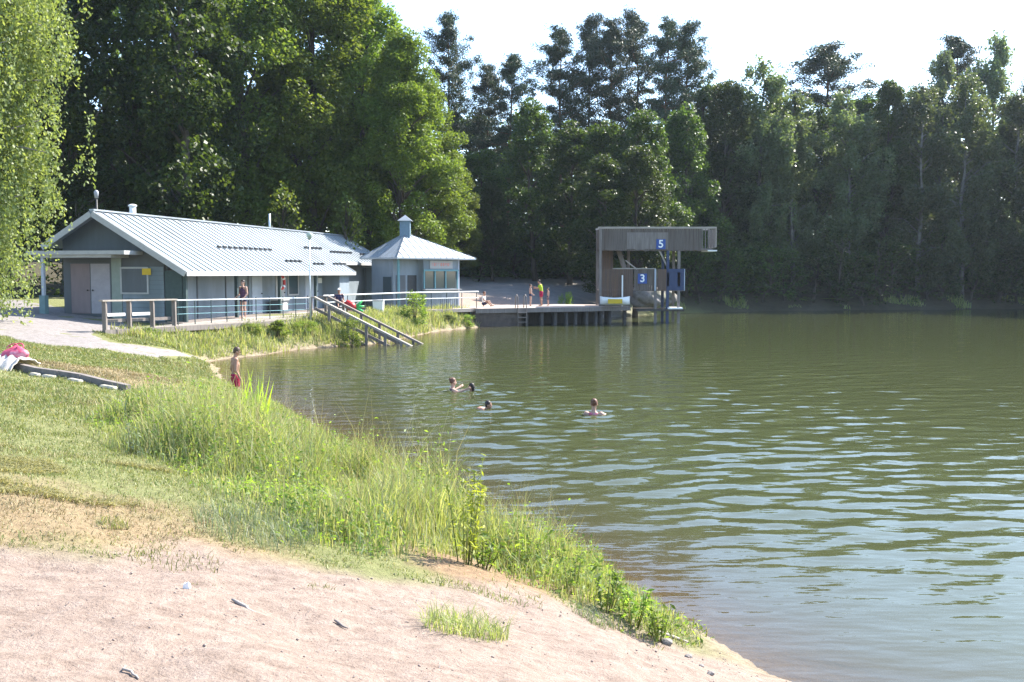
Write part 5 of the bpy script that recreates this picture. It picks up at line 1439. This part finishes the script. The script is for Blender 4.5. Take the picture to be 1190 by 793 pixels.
def person(label, loc, H, rz, J=None, skin='skin', hair='hair_brown', hairlen='short', bottom=None, top=None, female=False, turn=0.0, nod=0.0, voxel=None, fem_suit=None, cap=None, build=1.0):
    """J overrides joints, in fractions of the standing height; the person faces local +y; x is the person's right"""
    t = thing('person', label, 'person', loc, rz)
    j = dict(pel=(0, 0, .52), waist=(0, .005, .60), chest=(0, .008, .72), neckb=(0, -.004, .815), neck=(0, .004, .862), head=(0, .012, .932),
             hipr=(.052, 0, .51), kneer=(.056, .012, .285), ankr=(.058, -.008, .045), toer=(.070, .085, .018),
             hipl=(-.052, 0, .51), kneel=(-.056, .012, .285), ankl=(-.058, -.008, .045), toel=(-.070, .085, .018),
             shr=(.105, -.004, .80), elr=(.135, -.012, .635), wrr=(.142, .03, .49),
             shl=(-.105, -.004, .80), ell=(-.135, -.012, .635), wrl=(-.142, .03, .49))
    if J: j.update(J)
    j = {k: Vector(v) * H for k, v in j.items()}
    v = voxel or 0.0085
    m = MB(); S = H * build
    m.capsule(j['pel'] + Vector((.028 * S, 0, 0)), j['pel'] - Vector((.028 * S, 0, 0)), .060 * S, .060 * S)
    m.capsule(j['pel'], j['waist'], .066 * S, .060 * S)
    for sx in (-1, 1):
        o = Vector((sx * .034 * S, 0, 0))
        m.capsule(j['waist'] + o * .6, j['chest'] + o, .050 * S, .062 * S)
        m.capsule(j['chest'] + o, j['neckb'] + o * 0.8 - Vector((0, 0, .02 * H)), .060 * S, .040 * S)
    m.capsule(j['neckb'] - Vector((0, 0, .02 * H)), j['neck'], .036 * S, .031 * S)
    hd = j['head']
    rot = Matrix.Rotation(turn, 3, 'Z') @ Matrix.Rotation(nod, 3, 'X')
    def hp(x, y, z): return hd + rot @ (Vector((x, y, z)) * H)
    m.capsule(j['neck'], hp(0, -.008, -.03), .031 * H, .034 * H)
    m.ball(hp(0, -.006, .012), (.045 * H, .055 * H, .056 * H), 16, 12, rot)      # skull
    m.ball(hp(0, .014, -.022), (.034 * H, .038 * H, .044 * H), 14, 10, rot)      # jaw
    m.ball(hp(0, .052, -.012), (.0075 * H, .012 * H, .013 * H), 8, 6, rot)       # nose
    m.ball(hp(0, .045, -.038), (.015 * H, .009 * H, .006 * H), 8, 6, rot)        # mouth
    for sx in (-1, 1): m.ball(hp(sx * .046, -.006, -.008), (.007 * H, .013 * H, .020 * H), 8, 6, rot)
    for s, sx in (('r', 1), ('l', -1)):
        m.capsule(j['chest'] + Vector((sx * .05 * S, 0, .055 * H)), j['sh' + s], .040 * S, .037 * S)
        m.capsule(j['sh' + s], j['el' + s], .034 * S, .025 * S)
        m.capsule(j['el' + s], j['wr' + s], .025 * S, .0165 * S)
        m.capsule(j['hip' + s], j['knee' + s], .053 * S, .035 * S)
        kn, an = j['knee' + s], j['ank' + s]
        m.capsule(kn, an, .034 * S, .021 * S)
        calf = kn.lerp(an, .3); back = Vector((0, -.010 * H, 0)); m.ball(calf + back, (.033 * S, .035 * S, .06 * S), 10, 8)
        m.capsule(an - (j['toe' + s] - an).normalized() * .012 * H + Vector((0, 0, -.020 * H)), j['toe' + s], .022 * S, .015 * S)
        # hand: palm, four fingers, thumb
        fd = (j['wr' + s] - j['el' + s]).normalized()
        side = fd.cross(Vector((sx * 1.0, 0.25, 0)).normalized())
        side = side.normalized() if side.length > .1 else Vector((0, 1, 0))
        nrm = side.cross(fd).normalized()
        wr = j['wr' + s]; hl = .105 * H; pm = wr + fd * hl * .30
        for q in (-1, 0, 1): m.capsule(wr + side * q * .008 * H, wr + fd * hl * .48 + side * q * .012 * H, .0095 * H, .0090 * H, 8)
        fr = max(.0052 * H, v * 0.75)
        for q, L in zip((-1.5, -.5, .5, 1.5), (.36, .44, .47, .42)):
            b0 = wr + fd * hl * .48 + side * q * .0115 * H
            k1_ = b0 + fd * hl * L * .55 + nrm * .004 * H
            k2_ = k1_ + (fd * .85 - nrm * (.5 if sx > 0 else -.5)).normalized() * hl * L * .5
            m.capsule(b0, k1_, fr * 1.05, fr, 6); m.capsule(k1_, k2_, fr, fr * .85, 6)
        b0 = wr + fd * hl * .14 + side * .014 * H; k1_ = b0 + (fd * .6 + side * .75).normalized() * hl * .26; k2_ = k1_ + (fd * .9 + side * .3).normalized() * hl * .24
        m.capsule(b0, k1_, fr * 1.25, fr * 1.1, 6); m.capsule(k1_, k2_, fr * 1.1, fr * .9, 6)
    remeshed(m, 'body', v, skin, t, 3)
    # hair
    m = MB()
    m.ball(hp(0, -.013, .022), (.0495 * H, .057 * H, .057 * H), 16, 12, rot)
    if hairlen == 'long':
        m.capsule(hp(0, -.045, .0), hp(0, -.060, -.105), .036 * H, .018 * H)
    if hairlen == 'bun':
        m.ball(hp(0, -.055, .052), .024 * H)
    if hairlen == 'short': m.ball(hp(0, -.030, -.012), (.040 * H, .032 * H, .035 * H), 12, 8, rot)
    fn = rot @ Vector((0, 0.78, -0.62))
    if cap is None or cap == 'none':
        remeshed(m, 'hair', v, hair, t, 3, cut=[(hp(0, .028, -.003), fn)])
    else:
        remeshed(m, 'hair', v, hair, t, 3, cut=[(hp(0, .020, -.003), fn)])
        m2 = MB(); m2.ball(hp(0, -.008, .030), (.056 * H, .064 * H, .052 * H), 16, 12, rot); m2.ball(hp(0, .052, .024), (.040 * H, .045 * H, .007 * H), 12, 6, rot)
        remeshed(m2, 'cap', v, cap, t, 2, cut=[(hp(0, 0, .016), rot @ Vector((0, 0, -1)))])
    m = MB()
    for sx in (-1, 1): m.ball(hp(sx * .017, .0445, .001), (.0065 * H, .004 * H, .0045 * H), 8, 6, rot)
    eo = m.build('eyes', MAT['black'], None); eo.parent = t
    if bottom:
        bm_, blen = bottom; g = 1.16
        m = MB()
        m.capsule(j['pel'] + Vector((.028 * S, 0, .005 * H)), j['pel'] + Vector((-.028 * S, 0, .005 * H)), .064 * S * g * .97, .064 * S * g * .97)
        m.capsule(j['pel'], j['pel'].lerp(j['waist'], .65), .067 * S * 1.08, .063 * S * 1.08)
        for s in 'rl':
            e_ = j['hip' + s].lerp(j['knee' + s], blen)
            m.capsule(j['hip' + s], e_, .054 * S * g, (.054 - .012 * blen) * S * g)
        cuts = [(j['pel'].lerp(j['waist'], .62), (j['waist'] - j['pel']).normalized())]
        remeshed(m, 'shorts' if blen > .25 else 'swim_trunks', v, bm_, t, 2, cut=cuts)
    if top:
        tm__, sl = top; g = 1.10
        m = MB()
        m.capsule(j['pel'].lerp(j['waist'], .2), j['waist'], .068 * S * g, .063 * S * g)
        for sx in (-1, 1):
            o = Vector((sx * .034 * S, 0, 0))
            m.capsule(j['waist'] + o * .6, j['chest'] + o, .052 * S * g, .062 * S * g)
            m.capsule(j['chest'] + o, j['neckb'] + o * .8 - Vector((0, 0, .022 * H)), .060 * S * g, .040 * S * g)
        if sl > 0:
            for s in 'rl':
                m.capsule(j['sh' + s], j['sh' + s].lerp(j['el' + s], sl), .037 * S * 1.15, .032 * S * 1.2)
                m.capsule(j['chest'] + Vector(((1 if s == 'r' else -1) * .05 * S, 0, .055 * H)), j['sh' + s], .040 * S * 1.1, .037 * S * 1.12)
        remeshed(m, 'shirt' if sl > 0 else 'tank_top', v, tm__, t, 2, cut=[(j['neckb'] + Vector((0, 0, -.002 * H)), (0, 0.2, 1))])
    return t

# boy wading at the near shore, seen from behind to his left, arms hanging, looking down to the right
bp_ = at_depth(274, 470, 24.6)
person('bare chested boy in red trunks standing at the water edge behind the tall grass', (bp_.x, 24.6, -0.02), 1.56, R(-62), bottom=('red', .5), hair='hair_brown', hairlen='short', turn=R(-6), nod=R(-24), skin='skin',
       J=dict(head=(0, .035, .925), neck=(0, .012, .862), elr=(.14, -.02, .635), wrr=(.13, .05, .50), ell=(-.132, -.03, .635), wrl=(-.12, .05, .49), kneel=(-.056, .04, .285)))
# woman on the porch
pp = at_depth(283, 370, 45.0)
person('person in a dark striped tank top standing on the bathhouse porch by a dark post', (pp.x, 45.0, FL - 0.03), 1.74, R(150), top=('plum', 0), bottom=('navy', .15), hair='hair_dark', hairlen='long', voxel=0.011, skin='skin_pale', J=dict(wrr=(.12, .12, .56), wrl=(-.13, .10, .54)))
# seated person in a white hat by the stairs, with a float
sp = at_depth(394, 360, 52.0)
sit = dict(pel=(0, 0, .10), waist=(0, .0, .18), chest=(0, .015, .30), neckb=(0, .02, .395), neck=(0, .03, .44), head=(0, .04, .51), hipr=(.055, .02, .095), hipl=(-.055, .02, .095),
           kneer=(.08, .20, .20), ankr=(.08, .33, .03), toer=(.09, .41, .02), kneel=(-.08, .20, .20), ankl=(-.08, .33, .03), toel=(-.09, .41, .02),
           shr=(.105, .01, .38), elr=(.15, .08, .24), wrr=(.11, .18, .20), shl=(-.105, .01, .38), ell=(-.15, -.02, .22), wrl=(-.16, -.06, .06))
# bench-like step they sit on
m = MB(); stp = thing('bench', 'low plank bench under the person in the white hat', 'bench', (sp.x, 52.0, 1.2))
m.box(sp.x - .6, sp.x + .6, 51.75, 52.25, 1.55, 1.62); m.build('seat', MAT['wood_grey'], stp)
for dx in (-.45, .45):
    m = MB(); m.box(sp.x + dx - .05, sp.x + dx + .05, 51.8, 52.2, gz(sp.x + dx, 52.0) - .1, 1.55); m.build('leg', MAT['wood_grey'], stp)
person('person in a white hat sitting beside a red float above the lake stairs', (sp.x, 52.0, 1.62), 1.68, R(200), J=sit, cap='white', top=('navy', .4), bottom=('navy', .6), voxel=0.012, hair='hair_brown')
fl = thing('swim_float', 'red and green inflatable float lying by the person in the white hat', 'float', (sp.x + 1.0, 51.2, 1.26))
o = Vector((sp.x + .72, 51.2, gz(sp.x + .9, 51.2) + 0.45))
m = MB(); m.tube([o + Vector((-.3, 0, .12)), o + Vector((-.2, 0, .16)), o + Vector((.05, 0, .02)), o + Vector((.3, 0, -.12))], [.08, .2, .24, .16], 12); m.ball(o + Vector((-.3, 0, .12)), .085); m.build('body', MAT['red_plastic'], fl, smooth=True)
m = MB()
for a in (-0.5, 0.1, 0.7):
    m.tube([o + Vector((.28, 0, -.05)), o + Vector((.28 + .45 * math.cos(a), 0.05, -.02 + .5 * math.sin(a)))], [.13, .03], 10)
m.build('fins', MAT['green_float'], fl, smooth=True)
# group on the dock
def on_dock(px, o_): 
    # point on the deck under a column of the photograph
    for k in range(2000):
        s_ = k * 0.005
        p = dk(s_, o_, 0)
        if CX + F_PX * p.x / p.y >= px: return p
    return p
p = on_dock(629, 3.2)
person('lifeguard in a lime shirt and red shorts standing on the dock', (p.x, p.y, DZ), 1.80, R(75), top=('lime', .55), bottom=('red', .6), hair='hair_dark', voxel=0.012, nod=R(-20),
       J=dict(chest=(0, .03, .72), neckb=(0, .05, .812), neck=(0, .065, .855), head=(0, .095, .918), shr=(.105, .04, .795), shl=(-.105, .04, .795), elr=(.12, .12, .66), wrr=(.08, .24, .70), ell=(-.12, .10, .65), wrl=(-.08, .22, .66)))
p = on_dock(616.5, 2.6)
person('girl in a dark bikini standing on the dock left of the lifeguard, facing him', (p.x, p.y, DZ), 1.48, R(-80), bottom=('navy', .06), hair='hair_brown', hairlen='bun', skin='skin_pale', voxel=0.011, J=dict(wrr=(.10, .10, .55), wrl=(-.10, .1, .55)))
p = on_dock(637, 2.9)
person('small child in dark trunks standing right behind the lifeguard on the dock', (p.x, p.y, DZ), 1.22, R(100), bottom=('navy', .55), hair='hair_brown', skin='skin_pale', voxel=0.011)
p = at_depth(562, 350, 66.5)
zt_ = max(gz(p.x, 66.5), DZ if True else 0)
person('person in a pale top sitting on the sunny paving left of the dock', (p.x, 66.5, zt_ + 0.02), 1.7, R(-110), J=sit, top=('white', .4), bottom=('navy', .5), voxel=0.012, hair='hair_auburn')

# swimmers: bodies lie under the surface, heads and shoulders above it
def swim_pose(zneck=.0):
    # reclined forward along +y, chin at the surface
    return dict(pel=(0, -.42, -.10), waist=(0, -.34, -.085), chest=(0, -.21, -.055), neckb=(0, -.11, -.015), neck=(0, -.075, .015), head=(0, -.045, .072),
                hipr=(.052, -.44, -.10), kneer=(.09, -.64, -.14), ankr=(.07, -.85, -.12), toer=(.07, -.93, -.13), hipl=(-.052, -.44, -.10), kneel=(-.09, -.64, -.14), ankl=(-.07, -.85, -.12), toel=(-.07, -.93, -.13),
                shr=(.105, -.12, -.02), elr=(.17, .0, -.05), wrr=(.13, .12, -.06), shl=(-.105, -.12, -.02), ell=(-.17, .0, -.05), wrl=(-.13, .12, -.06))
def upright(dz=0.0):
    d = dict(pel=(0, -.03, -.40), waist=(0, -.02, -.31), chest=(0, 0, -.17), neckb=(0, .0, -.06), neck=(0, .004, -.01), head=(0, .012, .060),
             hipr=(.052, -.03, -.41), kneer=(.07, .05, -.60), ankr=(.07, -.06, -.80), toer=(.07, .0, -.86), hipl=(-.052, -.03, -.41), kneel=(-.07, .08, -.60), ankl=(-.07, -.03, -.80), toel=(-.07, .03, -.86),
             shr=(.105, 0, -.075), elr=(.19, .06, -.10), wrr=(.24, .17, -.05), shl=(-.105, 0, -.075), ell=(-.19, .06, -.11), wrl=(-.24, .17, -.06))
    return {k: (a, b, c + dz) for k, (a, b, c) in d.items()}
person('left swimmer of the close pair, hair in a bun, shoulders above the water', (SWIM[0].x, SWIM[0].y, 0.0), 1.7, R(-75), J=upright(0.085), hair='hair_auburn', hairlen='bun', skin='skin_pale', top=('navy', 0), bottom=('navy', .1), voxel=0.010, turn=R(10))
person('right swimmer of the close pair, dark wet head low in the water', (SWIM[1].x, SWIM[1].y, 0.0), 1.5, R(60), J=upright(0.03), hair='hair_dark', hairlen='long', skin='skin', bottom=('navy', .2), voxel=0.010)
person('swimmer apart below the close pair with only a dark head above the water', (SWIM[2].x, SWIM[2].y, -0.02), 1.5, R(-100), J=swim_pose(), hair='hair_dark', hairlen='short', skin='skin', bottom=('red', .3), voxel=0.010)
j_ = upright(0.085); j_.update(elr=(.19, .10, -.035), wrr=(.24, .24, -.035), ell=(-.18, .08, -.08), wrl=(-.2, .2, -.12))
person('lone swimmer nearest the camera with auburn hair tied up and one arm reaching right', (SWIM[3].x, SWIM[3].y, 0.0), 1.75, R(-20), J=j_, hair='hair_auburn', hairlen='bun', skin='skin_pale', top=('pink', 0), bottom=('navy', .1), voxel=0.009, turn=R(20))

# ================================================================== SMALL THINGS
# cream towel and pink bag on the timber kerb
c0 = k0.lerp(k1, 0.17); c1 = k0.lerp(k1, 0.34); a0 = (k1 - k0).normalized(); n0 = Vector((-a0.y, a0.x, 0))
nx_, ny_ = 26, 12; V_ = []
for i in range(nx_):
    for k in range(ny_):
        s_ = i / (nx_ - 1); q = k / (ny_ - 1) - .5
        p = c0.lerp(c1, s_) + n0 * (q * .75 + .04 * math.sin(s_ * 9))
        drop = max(0, -q - .12) * .75 + max(0, q - .2) * .45
        V_.append((p.x, p.y, gz(p.x, p.y) * .5 + gz(c0.x, c0.y) * .5 + 0.215 - drop + .025 * math.sin(s_ * 23 + q * 9) + .018 * math.sin(q * 31 + s_ * 5)))
F_ = [(i * ny_ + k, i * ny_ + k + 1, (i + 1) * ny_ + k + 1, (i + 1) * ny_ + k) for i in range(nx_ - 1) for k in range(ny_ - 1)]
o0 = np.array([c0.x, c0.y, gz(c0.x, c0.y) + .2])
to = link('towel', raw_mesh('towel', np.array(V_) - o0, np.array(F_), True), MAT['towel']); to.location = o0
sm_ = to.modifiers.new('thickness', 'SOLIDIFY'); sm_.thickness = 0.02
tag(to, 'crumpled cream towel spread over the timber kerb at the left edge of the lawn', 'towel')
c = k0.lerp(k1, 0.245) + n0 * .12; zc = gz(c.x, c.y) + .2
bg = thing('beach_bag', 'soft pink beach bag slumped on the cream towel', 'bag', (c.x, c.y, zc))
rsb = random.Random(5); m = MB()
rings = 9; seg = 18; V_, F_ = [], []
for i in range(rings):
    t = i / (rings - 1)
    rx = .30 * math.sin(math.pi * min(.97, .28 + .68 * t)) ** .7; ry = rx * .62
    for k in range(seg):
        a = 2 * math.pi * k / seg; w_ = 1 + .10 * math.sin(a * 5 + t * 4) + .06 * math.sin(a * 9 + 1)
        V_.append((c.x + a0.x * rx * w_ * math.cos(a) - a0.y * ry * w_ * math.sin(a) + .05 * t, c.y + a0.y * rx * w_ * math.cos(a) + a0.x * ry * w_ * math.sin(a), zc + .23 * t * (1 + .12 * math.cos(a * 2 + 1))))
for i in range(rings - 1):
    for k in range(seg): F_.append((i * seg + k, i * seg + (k + 1) % seg, (i + 1) * seg + (k + 1) % seg, (i + 1) * seg + k))
F_.append(tuple(reversed(range(seg)))); F_.append(tuple(range((rings - 1) * seg, rings * seg)))
m.add(V_, F_); m.build('bag_body', MAT['pink'], bg, smooth=True)
for q in (-.06, .07):
    m = MB(); m.tube([Vector((c.x, c.y, zc + .2)) + a0 * (.14 * math.cos(t)) + n0 * (q + .06 * math.sin(t)) + Vector((0, 0, .09 * math.sin(t))) for t in np.linspace(0, math.pi, 9)], .012, 6); m.build('handle', MAT['pink'], bg, smooth=True)
# stick, driftwood, litter in the sand
def twig(px, py, L, rad, ang, label, matn='wood_dark', seed=0):
    x0, y0 = ground_at(px, py); rr = random.Random(seed); pts = []
    for i in range(6):
        s_ = (i / 5 - .5) * L; x_ = x0 + s_ * math.cos(ang) + rr.uniform(-.01, .01); y_ = y0 + s_ * math.sin(ang) + rr.uniform(-.01, .01)
        pts.append((x_, y_, gz(x_, y_) + rad * .8 + 0.004))
    m = MB(); m.tube(pts, [rad * .6, rad, rad * 1.1, rad, rad * .8, rad * .4], 7)
    o = m.build('stick', MAT[matn], None, loc=(x0, y0, gz(x0, y0)), smooth=True); tag(o, label, 'stick')
twig(283, 708, 0.20, 0.012, R(-38), 'short grey stick lying in the sand below the grass edge', 'wood_pale', 1)
twig(152, 784, 0.14, 0.006, R(-40), 'small grey stick at the bottom left of the sand', 'wood_pale', 2)
twig(396, 728, 0.13, 0.008, R(-50), 'thin twig in the sand left of the big grass tuft', 'wood_grey', 3)
twig(780, 742, 0.35, 0.014, R(20), 'bleached driftwood stub at the tip of the grass by the water', 'wood_pale', 4)
x0, y0 = ground_at(217, 684)
m = MB(); m.hexa([(x0 - .02, y0 - .015, gz(x0, y0)), (x0 + .02, y0 - .01, gz(x0, y0)), (x0 + .02, y0 + .02, gz(x0, y0)), (x0 - .015, y0 + .015, gz(x0, y0))], [(x0 - .015, y0 - .015, gz(x0, y0) + .03), (x0 + .012, y0 - .01, gz(x0, y0) + .045), (x0 + .015, y0 + .015, gz(x0, y0) + .025), (x0 - .01, y0 + .01, gz(x0, y0) + .035)])
tag(m.build('paper_scrap', MAT['white'], None, loc=(x0, y0, gz(x0, y0))), 'crumpled white paper scrap on the sand near the grass edge', 'litter')
# stones along the sandy waterline
for k, (px, py, r_) in enumerate([(800, 764, .03), (815, 775, .022), (826, 784, .028), (775, 748, .05)]):
    x0, y0 = ground_at(px, py)
    boulder('stone', (x0, y0, gz(x0, y0) + r_ * .2), r_, ['pale stone at the sandy waterline nearest the grass tip', 'small stone midway along the sandy waterline', 'stone at the bottom end of the sandy waterline', 'dark stone under the tip of the grass'][k], 20 + k)
# pebbles and crumbs over the sand: nobody could count them
rs = np.random.RandomState(12); n = 3600
x, y = rs.uniform(-6, 2.2, n), rs.uniform(4.5, 10.5, n)
k = (sdf_poly(x, y, SAND) < 0.1) & (lake_d(x, y) > 0.05); x, y = x[k], y[k]; n = len(x)
r_ = 0.003 + 0.008 * rs.uniform(0, 1, n) ** 6
base = np.array([(1, 0, 0), (0, 1, 0), (-1, 0, 0), (0, -1, 0), (0, 0, 1), (0, 0, -1)], float)
tri = np.array([(0, 1, 4), (1, 2, 4), (2, 3, 4), (3, 0, 4), (1, 0, 5), (2, 1, 5), (3, 2, 5), (0, 3, 5)])
zz = ground_z(x, y) + 0.004
V = base[None] * r_[:, None, None] * rs.uniform(.6, 1.5, (n, 6, 1)) * np.array([1.3, 1, .7])
a = rs.uniform(0, 6.28, n); ca, sa = np.cos(a)[:, None], np.sin(a)[:, None]
V = np.stack([V[..., 0] * ca - V[..., 1] * sa + x[:, None], V[..., 0] * sa + V[..., 1] * ca + y[:, None], V[..., 2] + zz[:, None]], -1).reshape(-1, 3)
F = (np.arange(n)[:, None, None] * 6 + tri[None]).reshape(-1, 3)
o = link('pebbles', raw_mesh('pebbles', V, F), MAT['pebble']); o['kind'] = 'stuff'

# dry twig crumbs and straw blown over the sand
rs = np.random.RandomState(15); n = 1500
x, y = rs.uniform(-6.5, 2.2, n), rs.uniform(4.5, 10.5, n)
k = (sdf_poly(x, y, SAND) < 0.1) & (lake_d(x, y) > 0.1) & (fbm(x, y, 0.9, 43, 3) > 0.42); x, y = x[k], y[k]; n = len(x)
V, Q, T_ = blades(np.stack([x, y, ground_z(x, y) + 0.012], 1), rs.uniform(0.002, 0.006, n), rs.uniform(0.004, 0.009, n), rs, 12.0)
o = link('straw_crumbs', raw_mesh('straw_crumbs', V, [Q, T_]), MAT['wood_grey']); o['kind'] = 'stuff'
# ================================================================== HAZE
m = MB(); m.box(-160, 160, -40, 150, -3.6, 45)
hz = m.build('haze', None, None)
hm = bpy.data.materials.new('summer_haze'); nt, N, L, P = nodes(hm); N.remove(P)
pv = N.new('ShaderNodeVolumePrincipled'); pv.inputs['Color'].default_value = (0.75, 0.88, 1.0, 1); pv.inputs['Density'].default_value = HAZE
pv.inputs['Anisotropy'].default_value = 0.35
L.new(pv.outputs[0], N['Material Output'].inputs['Volume'])
hz.data.materials.append(hm); hz['kind'] = 'stuff'
